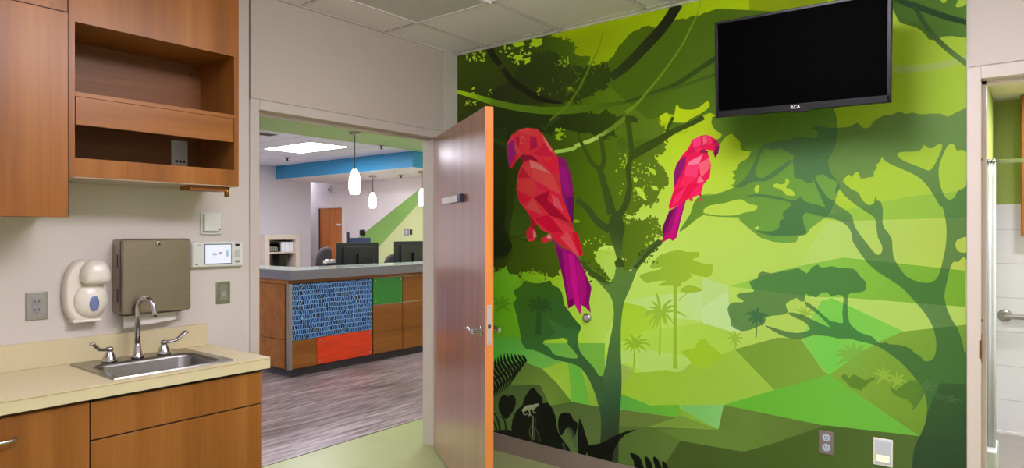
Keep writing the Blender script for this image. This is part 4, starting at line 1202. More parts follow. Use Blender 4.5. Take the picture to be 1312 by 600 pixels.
# the bay enclosed by the two limbs stays clear
BAY = smooth(Q('R1', (322, 360), (296, 395), (280, 445), (270, 492), (308, 514), (388, 460), (455, 412), (430, 418), (408, 385), (360, 372)), 2)
h3 = smooth(Q('R2', (300, 335), (310, 350), (340, 370), (400, 395), (450, 420), (485, 450), (520, 500), (550, 550), 'R4', (590, 120), (605, 180), (610, 240), (605, 310), (590, 380), (575, 430), (555, 458), (520, 468), (480, 462), (430, 440), (395, 395), (370, 350), (365, 300), (360, 262), (330, 222), (320, 190), (322, 140), (312, 100), (294, 95), (286, 76), (282, 105), (258, 117), 'R2', (215, 520), (200, 490), (170, 475), (140, 450), (135, 435), (160, 412), (170, 425), (185, 403), (200, 405), (210, 430), (240, 425), (265, 420), (265, 400), (280, 385), (275, 370), (290, 360)), 2)
h4 = smooth(Q('R4', (124, 42), (150, 75), (205, 120), (254, 152), (285, 175), (293, 220), (300, 265), (318, 300), (318, 325), (305, 341), (285, 333), (250, 290), (215, 245), (192, 205), (183, 165), (155, 140), (108, 108), (112, 75)), 2)
hs = [h3, h4,
      smooth(Q('R2', (365, 322), (395, 315), (460, 312), (480, 285), (500, 300), (520, 297), (545, 280), (558, 290), (545, 330), (515, 385), (495, 395), (460, 380), (395, 355), (372, 338)), 2),
      smooth(Q('R2', (580, 290), (595, 283), (610, 287), (620, 310), (668, 318), (668, 450), (625, 480), (610, 510), (582, 520), (560, 490), (545, 440), (542, 390), (555, 340)), 2),
      smooth(Q('R4', (650, 290), (665, 270), (710, 262), (710, 325), (672, 330), (655, 315)), 2),
      smooth(Q('R4', (712, 376), (660, 374), (640, 374), (625, 405), (610, 470), (600, 530), 'R6', (577, 100), (600, 150), (630, 200), (650, 260), (668, 300)), 2),
      Q('R1', (340, 372), (462, 425), (470, 400), (400, 360)),
      smooth(Q('R2', (15, 420), (50, 412), (75, 430), (108, 444), (100, 480), (104, 495), (98, 522), (70, 512), (45, 480), (27, 450)), 2)]
add([((1100, 165), (70, 108, 88)), ((1130, 320), (42, 90, 60)), ((1150, 420), (38, 86, 56))], [BIG, BL, ACA, ASTEM], hs + [BAY], a=0.60)
add([((1200, 470), (52, 88, 50)), ((1200, 600), (46, 64, 42))], [Q('R6', (540, 455), (700, 460), 'P', (1239, 720), (1172, 720), 'R7', (1022, 418), (1035, 312), (1060, 262), (1085, 205), (1095, 150))], a=0.6)
# faint palms printed over the trunk
palm((86, 122, 72), Q('R6', (480, 480))[0], Q('R6', (420, 465), (440, 440), (480, 430), (515, 440), (535, 470), (520, 510), (440, 510)), 2.2, Q('R6', (410, 580))[0], 1.8, a=0.8)
palm((70, 104, 66), Q('R6', (540, 525))[0], Q('R6', (495, 520), (510, 500), (545, 495), (580, 520), (575, 550), (510, 555)), 2.2, a=0.8)
palm((74, 108, 68), Q('R6', (595, 535))[0], Q('R6', (560, 525), (580, 510), (610, 510), (650, 545), (620, 560), (570, 560)), 2.2, a=0.8)
# dark flat-crowned tree: palm inside it
palm((64, 112, 66), Q('R5', (262, 140))[0], Q('R5', (205, 120), (230, 100), (270, 85), (300, 120), (318, 130), (300, 160), (215, 160), (240, 175), (290, 180)), 3.2, Q('R5', (258, 235))[0], 1.2, a=0.9)
add([((1015, 480), (96, 204, 66)), ((1060, 470), (118, 212, 84))], [rag(Q('R5', (480, 240), (560, 222), (640, 235), (640, 390), (590, 400), (520, 310)), 0.3)], a=0.55)
# ---- crown in the upper far corner beside the television
add([((1150, 20), (60, 96, 16)), ((1238, 30), (80, 122, 36))], [osm(Q('R8', (-40, -40), (30, -20), (70, 50), (90, 92), (120, 150), (160, 170), (220, 185), (270, 210), (310, 250), (330, 278), (380, 275), (430, 255), (500, 252), (540, 262), (592, 262))) + Q('P', (1239, -80), (1125, -70))],
    [smooth(Q('R8', (400, -20), (415, 10), (430, 22), (448, 12), (455, -20)), 2), smooth(Q('R8', (600, -30), (540, -20), (530, 10), (514, 45), (535, 50), (570, 42), (600, 15)), 2)])
add((32, 62, 22), [ribbon(Q('R8', (60, -40), (150, 15), (240, 45), (340, 80), (450, 118), (600, 158)), [8, 8, 8, 7])])
add([((1170, 15), (38, 66, 24)), ((1205, 55), (70, 104, 36)), ((1238, 88), (104, 136, 66))], [ribbon(Q('R8', (215, 30), (270, 120), (320, 200), (380, 270), (460, 345), (600, 455)), [5, 6, 7, 7])])
add((172, 196, 104), [ribbon(Q('R8', (-60, 485), (80, 483), (250, 478), (400, 458), (500, 435), (600, 400)), [10, 9.5, 9, 7])], [ribbon(Q('R8', (380, 270), (460, 345), (600, 455)), [7, 7])], a=0.9)
# ---- the larger parrot
def facets(tile, lst):
    for c, *p in lst:
        if c[0] > 180:
            k = 0.55 if tile in ('T4', 'R1', 'T6') else 0.85
            c = (min(255, c[0] + 6), c[1] * k if c[1] < 125 else c[1] * (k + 1) / 2, c[2])
            if tile in ('T3', 'T5'):
                s_ = 0.90 - 0.22 * max(0, 236 - c[0]) / 40
                c = tuple(v * s_ for v in c)
        add(c, [Q(tile, *p)])
facets('T5', [((222, 70, 70), (200, 12), (240, 14), (242, 34), (208, 38)), ((214, 58, 64), (272, 22), (300, 10), (326, 10), (326, 36), (282, 46)), ((226, 150, 120), (236, -4), (246, -8), (250, 12), (240, 22)), ((226, 150, 120), (306, 2), (318, -2), (326, 24), (314, 30)), ((60, 84, 24), (150, 18), (200, 14), (205, 26))])
facets('T3', [((206, 44, 58), (363, 570), (390, 535), (412, 560), (406, 602), (368, 602)), ((140, 10, 40), (405, 505), (382, 490), (392, 560), (412, 535)), ((232, 150, 140), (398, 560), (410, 570), (408, 600), (400, 600)), ((226, 170, 170), (470, 585), (490, 590), (488, 602), (466, 602)),
              ((122, 22, 92), (525, 190), (562, 215), (590, 300), (602, 390), (598, 525), (560, 480), (505, 280)),
              ((92, 14, 84), (560, 400), (603, 395), (598, 525), (585, 525)), ((140, 20, 108), (530, 240), (560, 260), (580, 350), (570, 400), (540, 330))])
add((186, 42, 52), [Q('T3', (290, 92), (330, 62), (370, 53), (420, 60), (446, 85), (470, 122), (500, 165), (522, 200), (526, 250), (545, 400), (590, 520), (612, 590), 'T5', (462, 0), (490, 105), (466, 117), (440, 96), (380, 62), (330, 22), (320, 0), 'T3', (440, 560), (400, 510), (365, 465), (330, 420), (315, 360), (320, 300), (335, 250), (352, 222), (345, 188), (318, 215), (292, 256), (284, 252), (275, 215), (265, 170), (275, 130))])
facets('T3', [((116, 26, 92), (295, 108), (310, 135), (314, 180), (292, 252), (276, 215), (266, 170), (274, 132)), ((216, 70, 84), (290, 92), (302, 108), (276, 132), (265, 160), (272, 125)), ((222, 34, 58), (330, 176), (312, 215), (292, 256), (285, 250), (312, 182)),
              ((234, 96, 74), (335, 62), (370, 53), (386, 90), (332, 76)), ((232, 78, 64), (370, 53), (420, 60), (428, 95), (386, 92)), ((198, 36, 76), (384, 94), (415, 100), (420, 152), (384, 165)), ((238, 120, 96), (338, 92), (358, 98), (356, 130), (332, 136)), ((214, 52, 70), (344, 104), (354, 108), (350, 126), (340, 126)),
              ((240, 136, 116), (444, 85), (470, 122), (502, 176), (482, 166), (456, 122)), ((212, 36, 62), (456, 128), (482, 166), (500, 196), (440, 196), (398, 184)), ((228, 88, 82), (312, 128), (342, 180), (318, 188), (304, 150)), ((200, 30, 66), (310, 100), (330, 96), (330, 150), (318, 140)),
              ((120, 16, 42), (345, 186), (390, 190), (432, 222), (382, 210), (345, 226)), ((226, 40, 62), (430, 200), (522, 200), (524, 285), (496, 280), (450, 225)), ((242, 70, 66), (440, 198), (500, 196), (470, 230)),
              ((240, 150, 132), (382, 214), (436, 236), (490, 285), (442, 265), (386, 250)), ((204, 40, 56), (322, 302), (346, 248), (386, 302)), ((234, 84, 74), (348, 246), (380, 214), (386, 300)), ((240, 100, 82), (386, 250), (442, 265), (500, 295), (536, 385), (480, 354), (400, 312)),
              ((238, 84, 70), (322, 306), (392, 306), (420, 350), (400, 390), (328, 372)), ((216, 40, 70), (392, 306), (480, 354), (452, 370), (420, 352)), ((222, 32, 62), (318, 362), (392, 402), (352, 432), (330, 418)), ((240, 104, 90), (400, 402), (442, 482), (360, 450)),
              ((198, 20, 58), (402, 400), (482, 362), (470, 412), (522, 462), (586, 526), (484, 490), (440, 442)), ((232, 48, 66), (482, 362), (540, 390), (586, 522), (522, 462), (472, 412)), ((240, 112, 110), (490, 384), (522, 402), (552, 470), (502, 440)), ((212, 18, 56), (400, 502), (472, 486), (562, 552), (584, 602), (480, 572)), ((240, 74, 78), (482, 490), (602, 560), (614, 602), (562, 592)), ((230, 40, 66), (366, 464), (440, 484), (402, 505))])
facets('T5', [((236, 42, 64), (330, -8), (420, -8), (470, 100), (440, 96), (380, 62), (330, 22)), ((244, 104, 104), (398, -8), (412, -8), (468, 112), (440, 96), (372, 18)), ((216, 20, 52), (430, -8), (460, -8), (490, 105), (470, 112)),
              ((140, 12, 100), (330, 20), (370, 65), (440, 96), (462, 120), (500, 200), (532, 275), (520, 350), (529, 406), (500, 376), (480, 364), (475, 416), (445, 362), (412, 382), (400, 310), (385, 230), (365, 130), (345, 60)),
              ((178, 16, 122), (410, 100), (440, 98), (452, 190), (470, 330), (475, 416), (445, 362), (436, 300), (412, 180)), ((112, 10, 86), (345, 60), (380, 82), (402, 200), (412, 382), (400, 310), (385, 230)), ((150, 14, 108), (380, 82), (412, 100), (430, 280), (440, 332), (414, 360)), ((118, 8, 90), (500, 200), (532, 275), (520, 350), (500, 372), (506, 300)), ((158, 14, 110), (452, 130), (500, 220), (505, 300), (482, 362), (470, 300)), ((100, 4, 76), (414, 342), (440, 330), (446, 362), (412, 382))])
# ---- the smaller parrot
facets('T4', [((206, 96, 84), (552, 402), (572, 396), (572, 420), (556, 416)), ((206, 96, 84), (598, 388), (612, 405), (624, 412), (608, 420)), ((150, 20, 60), (598, 372), (614, 345), (614, 395), (600, 388)),
              ((148, 14, 100), (455, 465), (500, 440), (542, 400), (520, 480), (490, 602), (425, 602), (420, 550)), ((188, 20, 124), (500, 440), (532, 420), (500, 520), (478, 602), (452, 602)), ((112, 8, 84), (455, 465), (480, 460), (440, 560), (424, 580), (420, 550))])
facets('T6', [((186, 16, 104), (345, -4), (318, 18), (312, 46), (350, 22), (368, 36), (386, 18), (388, -4))])
add((232, 20, 80), [Q('T4', (515, 195), (545, 160), (556, 140), (570, 112), (610, 92), (640, 88), 'R1', (15, 290), (40, 296), (74, 318), (88, 350), (82, 385), (66, 410), (58, 392), (50, 372), (20, 368), 'T4', (650, 190), (662, 240), (656, 300), (616, 345), (612, 382), (545, 410), (500, 440), (455, 460), (452, 440), (478, 360), (476, 280), (490, 235))])
facets('T4', [((244, 110, 126), (572, 112), (610, 94), (612, 140), (575, 150)), ((214, 36, 80), (612, 94), (640, 90), (650, 130), (615, 150)), ((240, 130, 140), (618, 100), (640, 96), (636, 120)), ((206, 26, 76), (548, 160), (575, 150), (600, 165), (540, 192)), ((232, 70, 100), (575, 150), (615, 148), (612, 170), (590, 176)), ((150, 16, 70), (600, 176), (645, 180), (650, 170), (620, 160)),
              ((250, 172, 162), (552, 222), (622, 185), (604, 230), (540, 252)), ((244, 112, 116), (540, 240), (602, 232), (592, 300), (528, 290)), ((246, 132, 126), (602, 232), (655, 200), (658, 252), (612, 302)), ((250, 156, 144), (592, 330), (602, 292), (628, 318)), ((236, 70, 90), (528, 290), (592, 300), (560, 330), (500, 355)), ((134, 18, 102), (478, 282), (490, 236), (520, 200), (540, 196), (535, 235), (505, 300), (480, 350)), ((210, 20, 74), (535, 235), (560, 215), (540, 240), (528, 290), (505, 310)),
              ((222, 22, 72), (480, 362), (562, 328), (602, 330), (545, 406), (456, 456)), ((246, 84, 116), (548, 330), (502, 420), (466, 446), (480, 400)), ((238, 52, 96), (602, 330), (630, 318), (612, 380), (548, 406))])
facets('R1', [((176, 18, 88), (50, 312), (74, 320), (86, 350), (70, 365)), ((110, 20, 92), (66, 352), (86, 350), (82, 384), (66, 408), (60, 388)), ((238, 90, 110), (22, 292), (42, 298), (50, 330), (28, 345)), ((246, 132, 130), (0, 300), (20, 294), (24, 330), (4, 345))])

# ---------------------------------------------------------------- triangulate the print and colour every facet
def make_mural():
    verts, edges = [], []
    idx = {}
    x0, x1 = QUAD[0][0], QUAD[1][0]
    def ytop(x): return QUAD[0][1] + (QUAD[1][1] - QUAD[0][1]) * (x - x0) / (x1 - x0)
    def ybot(x): return QUAD[3][1] + (QUAD[2][1] - QUAD[3][1]) * (x - x0) / (x1 - x0)
    def inside(p): return x0 < p[0] < x1 and ytop(p[0]) < p[1] < ybot(p[0])
    def vid(p):
        k = (round(p[0], 2), round(p[1], 2))
        if k not in idx:
            idx[k] = len(verts)
            verts.append(Vector(k))
        return idx[k]
    q = [vid(p) for p in QUAD]
    edges += [(q[i], q[(i + 1) % 4]) for i in range(4)]
    for col, a, inc, holes in LAY[1:]:
        if a <= 0:
            continue
        for poly in list(inc) + list(holes):
            ids = [vid(p) for p in poly]
            for i in range(len(ids)):
                u, v = ids[i], ids[(i + 1) % len(ids)]
                if u != v:
                    edges.append((u, v))
    for gx_ in range(600, 1238, 30):
        for gy_ in range(-70, 720, 30):
            if inside((gx_ + 0.37, gy_ + 0.41)):
                vid((gx_ + 0.37, gy_ + 0.41))
    ov, oe, of, _, _, _ = delaunay_2d_cdt(verts, edges, [], 0, 1e-4)
    V = np.array([(v[0], v[1]) for v in ov])
    Fc = np.array([f for f in of if len(f) == 3], dtype=np.int64)
    cen = V[Fc].mean(1)
    tt = (cen[:, 0] - x0) / (x1 - x0)
    ok = (cen[:, 0] > x0) & (cen[:, 0] < x1) & (cen[:, 1] > QUAD[0][1] + (QUAD[1][1] - QUAD[0][1]) * tt) & (cen[:, 1] < QUAD[3][1] + (QUAD[2][1] - QUAD[3][1]) * tt)
    Fc, cen = Fc[ok], cen[ok]

    def pip(poly, P):
        p = np.array(poly)
        r = np.zeros(len(P), bool)
        bb = (P[:, 0] >= p[:, 0].min()) & (P[:, 0] <= p[:, 0].max()) & (P[:, 1] >= p[:, 1].min()) & (P[:, 1] <= p[:, 1].max())
        if not bb.any():
            return r
        S_ = P[bb]
        c = np.zeros(len(S_), bool)
        for (ax, ay), (bx, by) in zip(p, np.roll(p, -1, 0)):
            if ay == by:
                continue
            m = (ay > S_[:, 1]) != (by > S_[:, 1])
            xi = ax + (S_[:, 1] - ay) * (bx - ax) / (by - ay)
            c ^= m & (S_[:, 0] < xi)
        r[bb] = c
        return r

    cx_, cy_ = V[Fc][:, :, 0], V[Fc][:, :, 1]
    C = np.zeros(Fc.shape + (3,))
    for col, a, inc, holes in LAY:
        if a <= 0:
            continue
        m = np.zeros(len(Fc), bool)
        for poly in inc:
            m |= pip(poly, cen)
        for poly in holes:
            m &= ~pip(poly, cen)
        if not m.any():
            continue
        if isinstance(col, list):
            A, B = np.array(col[0][0], float), np.array(col[-1][0], float)
            d = B - A
            L2 = (d * d).sum()
            stops = [float(((np.array(s[0], float) - A) * d).sum() / L2) for s in col]
            t = ((cx_[m] - A[0]) * d[0] + (cy_[m] - A[1]) * d[1]) / L2
            cc = np.stack([np.interp(t, stops, [s[1][k] for s in col]) for k in range(3)], -1)
        else:
            cc = np.broadcast_to(np.array(col, float), C[m].shape)
        C[m] = C[m] * (1 - a) + cc * a
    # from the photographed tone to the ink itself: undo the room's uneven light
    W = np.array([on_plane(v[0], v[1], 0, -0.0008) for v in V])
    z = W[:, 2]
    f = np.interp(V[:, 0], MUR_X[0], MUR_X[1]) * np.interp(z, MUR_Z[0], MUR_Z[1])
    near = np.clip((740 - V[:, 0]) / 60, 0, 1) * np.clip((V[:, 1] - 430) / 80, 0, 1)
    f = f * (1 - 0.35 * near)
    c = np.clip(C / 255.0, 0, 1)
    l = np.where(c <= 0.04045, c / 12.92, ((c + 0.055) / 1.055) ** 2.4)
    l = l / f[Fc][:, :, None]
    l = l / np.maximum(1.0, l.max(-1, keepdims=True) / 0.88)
    me = bpy.data.meshes.new('jungle_mural')
    used, inv = np.unique(Fc, return_inverse=True)
    me.from_pydata([tuple(w) for w in W[used]], [], [tuple(r) for r in inv.reshape(Fc.shape)])
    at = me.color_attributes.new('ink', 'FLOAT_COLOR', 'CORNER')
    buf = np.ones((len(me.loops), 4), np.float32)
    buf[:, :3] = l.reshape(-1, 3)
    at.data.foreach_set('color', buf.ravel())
    # keep every facet facing the room
    if me.polygons and sum(p.normal.x for p in me.polygons) > 0:
        me.flip_normals()
    m_, nt, b = new_mat('printed_vinyl')
    an = nt.nodes.new('ShaderNodeAttribute')
    an.attribute_name = 'ink'
    nt.links.new(an.outputs['Color'], b.inputs['Base Color'])
    b.inputs['Roughness'].default_value = 0.55
    b.inputs['Specular IOR Level'].default_value = 0.15
    me.materials.append(m_)
    o = bpy.data.objects.new('jungle_mural', me)
    COL.objects.link(o)
    print('MURAL', len(me.vertices), len(me.polygons))
    return tag(o, 'wall-sized green jungle mural with two pink parrots behind the open door', 'mural')


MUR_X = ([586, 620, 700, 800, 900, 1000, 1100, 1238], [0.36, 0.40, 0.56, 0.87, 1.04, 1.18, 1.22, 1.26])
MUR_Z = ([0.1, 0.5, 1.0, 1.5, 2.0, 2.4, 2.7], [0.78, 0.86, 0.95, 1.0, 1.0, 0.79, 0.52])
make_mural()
# ---------------------------------------------------------------- television on the mural wall
tw, th_, tilt = 0.742, 0.452, math.radians(4.8)
tM = Matrix.Translation((-0.32, -2.384, 2.027)) @ Matrix.Rotation(-PI / 2, 4, 'Z') @ Matrix.Rotation(math.radians(1.2), 4, 'Y') @ Matrix.Rotation(tilt, 4, 'X')
# local frame: x to the right when facing the screen, -y out of the screen, z up
t = thing('wall_television', 'black flat television tilted down on the green mural wall', 'television', M=tM)
b = MB(); b.box(-tw / 2, tw / 2, -0.002, 0.030, 0, th_, 0.004); b.box(-tw * 0.38, tw * 0.38, 0.030, 0.062, 0.05, th_ - 0.06, 0.012); b.build('shell', BLACK, t, local=True)
b = MB(); b.box(-tw / 2, tw / 2, -0.010, -0.002, 0.0, 0.030, 0.002); b.box(-tw / 2, tw / 2, -0.010, -0.002, th_ - 0.013, th_, 0.002)
b.box(-tw / 2, -tw / 2 + 0.015, -0.010, -0.002, 0.0, th_, 0.002); b.box(tw / 2 - 0.015, tw / 2, -0.010, -0.002, 0.0, th_, 0.002); b.build('bezel', BEZEL, t, local=True)
b = MB(); b.box(-tw / 2 + 0.014, tw / 2 - 0.014, -0.0055, -0.0015, 0.029, th_ - 0.012); b.build('screen', SCREEN, t, local=True)
b = MB(); b.box(-0.03, 0.055, -0.0095, -0.004, -0.008, 0.002, 0.002); b.build('sensor_lip', BEZEL, t, local=True)
lg = text_mesh('brand_logo', 'RCA', 0.021, tM @ Matrix.Translation((-0.004, -0.0106, 0.0155)) @ Matrix.Rotation(PI / 2, 4, 'X'), emis('logo_white', (235, 235, 240), 0.9) if False else mat('logo_white', (245, 245, 248), 0.3), t, 0.0003)
b = MB(); b.box(-0.15, 0.15, 0.060, 0.075, 0.12, 0.36); b.build('mount_bracket', DARKP, t, local=True)
b = MB(); b.box(-0.03, -0.001, -2.45, -2.32, 2.16, 2.40); b.build('wall_bracket', DARKP, t)
b = MB(); b.tube([(-0.03, -2.385, 2.28), (-0.14, -2.30, 2.28), (-0.27, -2.385, 2.27)], 0.02, 10); b.build('swing_arm', DARKP, t)

# outlet low on the mural
t = thing('mural_outlet', 'brown-grey duplex outlet low on the green mural', 'outlet', (-0.003, -2.436, 0.46))
b = MB(); b.box(-0.006, 0.0, -2.470, -2.402, 0.405, 0.517, 0.0025); b.build('plate', mat('bronze_plate', (136, 124, 124), 0.35, 0.3), t)
PBL = mat('pale_blue_plastic', (186, 196, 214), 0.35)
for zc in (0.438, 0.486):
    b = MB(); b.lathe([(0.018, 0), (0.018, -0.003), (0.016, -0.0035)], (-0.0055, -2.436, zc), 'x', 20)
    b.mi = 1
    for dy in (-0.006, 0.006):
        b.box(-0.0094, -0.0088, -2.436 + dy - 0.0013, -2.436 + dy + 0.0013, zc, zc + 0.008)
    b.cyl((-0.0094, -2.436, zc - 0.007), 0.0025, 0.0006, 'x', 10)
    b.build('receptacle', [PBL, DARKP], t)
t = thing('night_light', 'white wall night light glowing at its base on the green mural', 'night light', (-0.003, -2.677, 0.46))
b = MB(); b.box(-0.008, 0.0, -2.717, -2.637, 0.402, 0.528, 0.003); b.build('plate', mat('white_plate', (236, 234, 232), 0.3), t)
b = MB(); b.box(-0.0105, -0.0078, -2.708, -2.646, 0.413, 0.518, 0.002); b.build('lens', mat('grey_lens', (206, 210, 220), 0.25), t)
b = MB(); b.box(-0.0115, -0.0103, -2.703, -2.651, 0.423, 0.452, 0.001); b.build('lamp', mat('warm_lamp', (240, 225, 200), 0.3, emit=(255, 226, 176), estr=0.7), t, label='warm glowing lamp')
# wall stop
t = thing('door_stop', 'round chrome door stop on the mural under the larger parrot tail', 'door stop', (0, -1.084, 0.956))
b = MB(); b.lathe([(0.030, -0.0002), (0.030, -0.006), (0.027, -0.012), (0.021, -0.016)], (0, -1.084, 0.956), 'x', 28); b.build('cup', CHROME, t)
b = MB(); b.lathe([(0.0205, -0.010), (0.019, -0.022), (0.012, -0.030), (0.004, -0.033)], (0, -1.084, 0.956), 'x', 24); b.build('bumper', GREYP, t)

# ---------------------------------------------------------------- bathroom
t = thing('grab_bar', 'steel grab bar on the white bathroom tile', 'grab bar', (2.56, -3.3, 0.87))
b = MB(); b.tube([(2.592, -3.062, 0.868), (2.555, -3.064, 0.868), (2.54, -3.075, 0.868), (2.535, -3.10, 0.868), (2.535, -3.70, 0.868), (2.54, -3.725, 0.868), (2.592, -3.735, 0.868)], 0.019, 14); b.build('bar', STEEL, t)
for yy in (-3.062, -3.735):
    b = MB(); b.lathe([(0.045, 0), (0.042, -0.010), (0.025, -0.016)], (2.592, yy, 0.868), 'x', 24); b.build('flange', STEEL, t)
t = thing('shower_curtain', 'white bunched shower curtain at the shower entrance', 'curtain', (1.45, -3.02, 0.2))
b = MB(); b.sm = True
n = 44
prof = []
for k in range(n + 1):
    u = k / n
    prof.append((1.40 + 0.010 * math.sin(u * 2 * PI * 2.0), -2.999 - 0.050 * u))
loops = []
for z, sp in ((0.20, 1.0), (0.8, 0.95), (1.4, 0.9), (1.80, 0.8), (1.895, 0.4)):
    lo_ = [(1.40 + (p[0] - 1.40) * sp, p[1], z) for p in prof]
    loops.append(lo_)
b.loft(loops, False, False, False)
cu = b.build('cloth', CURT, t)
md = cu.modifiers.new('thickness', 'SOLIDIFY'); md.thickness = 0.003
for k in range(5):
    b = MB(); b.tube([(1.392, -3.004 - 0.010 * k, 1.885), (1.394, -3.004 - 0.010 * k, 1.912), (1.41, -3.004 - 0.010 * k, 1.918), (1.428, -3.004 - 0.010 * k, 1.908)], 0.0025, 6); b.build('hook', STEEL, t)
t = thing('curtain_rod', 'thin shower curtain rod crossing the bathroom at the shower entrance', 'curtain rod', (1.41, -3.5, 1.90))
b = MB(); b.cyl((1.41, -4.498, 1.90), 0.012, 1.492, 'y', 12); b.build('rod', STEEL, t)
b = MB(); b.cyl((1.41, -3.004, 1.90), 0.03, 0.006, 'y', 20); b.build('flange', STEEL, t)
t = thing('shower_curb', 'low white tiled curb at the foot of the shower curtain', 'curb', (1.45, -3.02, 0))
b = MB(); b.box(1.30, 1.60, -3.058, -2.998, 0.0, 0.20, 0.01); b.build('curb_end', mat('white_solid_curb', (222, 226, 224), 0.3), t)
t = thing('bathroom_cabinet', 'wooden wall cabinet edge seen through the bathroom doorway', 'cabinet', (2.5, -3.4, 1.45))
p = on_plane(1308, 122, 0, 2.40); q = on_plane(1308, 303, 0, 2.40)
b = MB(); b.box(2.40, 2.591, -3.62, p[1], q[2], 2.44); b.build('body', CHERRY, t)
b = MB(); b.box(2.385, 2.399, -3.615, p[1] - 0.002, q[2] + 0.005, p[2] - 0.005, 0.002); b.build('door', CHERRY, t)

# ---------------------------------------------------------------- reception desk
dy = 2.66
t = thing('reception_desk', 'long reception desk with wood, blue mosaic, red and green panels', 'desk', (0.4, dy, 0))
X1 = 4.1
b = MB(); b.box(0.42, X1, dy + 0.06, 3.25, 0, 0.09); b.box(0.42, 0.9, 3.25, 3.9, 0, 0.09); b.build('toe_kick', KICK, t)
b = MB(); b.box(0.378, X1, dy + 0.012, 3.25, 0.088, 0.998); b.box(0.378, 0.9, 3.25, 3.9, 0.088, 0.998); b.build('carcass', mat('desk_reveal', (66, 42, 26), 0.6), t)
def pan(nm, x0, x1, z0, z1, m, lab=None):
    b = MB(); b.box(x0, x1, dy - 0.004, dy + 0.0125, z0, z1, 0.0012)
    return b.build(nm, m, t, label=lab)
pan('wood_panel', 0.402, 0.692, 0.092, 0.374, DESKW)
pr = pan('resin_panel', 0.698, 1.427, 0.096, 0.376, REDP, 'glossy red orange resin panel')
pan('mosaic_panel', 0.402, 1.431, 0.382, 0.953, MOSAIC, 'blue glass mosaic panel')
pg_ = pan('resin_panel', 1.448, 1.887, 0.655, 0.956, GREENP, 'glossy green resin panel')
pan('wood_panel', 1.448, 1.887, 0.092, 0.645, DESKW)
for k, xx in enumerate((1.897, 2.65, 3.40)):
    pan('wood_panel', xx, xx + 0.74, 0.655, 0.956, DESKW)
    pan('wood_panel', xx, xx + 0.74, 0.092, 0.645, DESKW)
b = MB(); b.box(1.448, X1, dy - 0.003, dy + 0.012, 0.646, 0.654); b.box(1.448, X1, dy - 0.003, dy + 0.012, 0.957, 0.962); b.build('metal_reveal', STEEL, t)
for par, xs, zs in ((pr, (0.73, 1.395), (0.13, 0.345)), (pg_, (1.48, 1.855), (0.69, 0.925))):
    for xx in xs:
        for zz in zs:
            b = MB(); b.lathe([(0.009, 0), (0.008, -0.008)], (xx, dy - 0.004, zz), 'y', 12); b.build('standoff', STEEL, par)
b = MB(); b.box(0.374, X1, dy - 0.006, dy + 0.0125, 0.963, 0.998); b.box(0.366, 0.378, dy, 3.9, 0.955, 0.998); b.build('top_rail', DESKW, t)
b = MB(); b.box(0.362, 0.400, dy - 0.008, dy + 0.03, 0.088, 0.958, 0.001); b.build('corner_post', STEEL, t)
for z0, z1 in ((0.092, 0.380), (0.388, 0.950)):
    b = MB(); b.box(0.366, 0.379, dy + 0.075, 3.89, z0, z1, 0.001); b.build('side_panel', DESKW, t)
b = MB(); b.box(0.354, X1, 2.600, 3.02, 0.998, 1.094, 0.001); b.box(0.354, 0.70, 3.02, 3.95, 0.998, 1.094, 0.001); b.build('fascia', FASCIA, t)
b = MB(); b.box(0.350, X1, 2.596, 3.03, 1.0945, 1.104, 0.001); b.box(0.350, 0.71, 3.03, 3.96, 1.0945, 1.104, 0.001); b.build('counter_top', DESKTOP, t)
t = thing('work_table', 'grey work table hidden behind the reception desk under the monitors', 'table', (2.5, 4.2, 0))
b = MB(); b.box(0.95, X1, 3.98, 4.45, 0.72, 0.75); b.build('table_top', FASCIA, t)
for xx in (1.0, 2.55, 4.0):
    b = MB(); b.box(xx, xx + 0.05, 4.0, 4.4, 0, 0.72); b.build('support', DESKW, t)

# monitors on the work surface, backs to the doorway
def monitor(px0, px1, pyt, y, lab, rz=0.0, w=None):
    p = on_plane(px0, pyt, 1, y); q = on_plane(px1, pyt, 1, y)
    w = w or (q[0] - p[0])
    h = w * 0.60
    cx, top = (p[0] + q[0]) / 2, p[2]
    M = Matrix.Translation((cx, y, 0.75)) @ Matrix.Rotation(rz, 4, 'Z')
    t = thing('monitor', lab, 'monitor', M=M, group='monitors behind the reception desk')
    top -= 0.75
    b = MB(); b.box(-w / 2, w / 2, 0.0, 0.022, top - h, top, 0.004); b.box(-w * 0.36, w * 0.36, -0.022, 0.0, top - h + 0.05, top - 0.05, 0.01); b.build('shell', MONM, t, local=True)
    b = MB(); b.box(-w / 2 + 0.012, w / 2 - 0.012, 0.0215, 0.024, top - h + 0.012, top - 0.012); b.build('screen', mat('screen_glow', (60, 70, 90), 0.3, emit=(150, 170, 210), estr=0.4), t, local=True)
    b = MB(); b.box(-0.035, 0.035, -0.05, -0.022, 0.02, top - h * 0.35, 0.004); b.build('stand', MONM, t, local=True)
    b = MB(); b.lathe([(0.12, 0), (0.12, 0.012), (0.05, 0.022)], (0, -0.03, 0.0), 'z', 24); b.build('base', MONM, t, local=True)
    return t
monitor(431.5, 485, 311.5, 4.14, 'black monitor seen from behind on the reception desk beside the pale wall')
monitor(503, 553, 309.5, 4.16, 'black monitor seen from behind on the desk nearest the open door', 0.12)
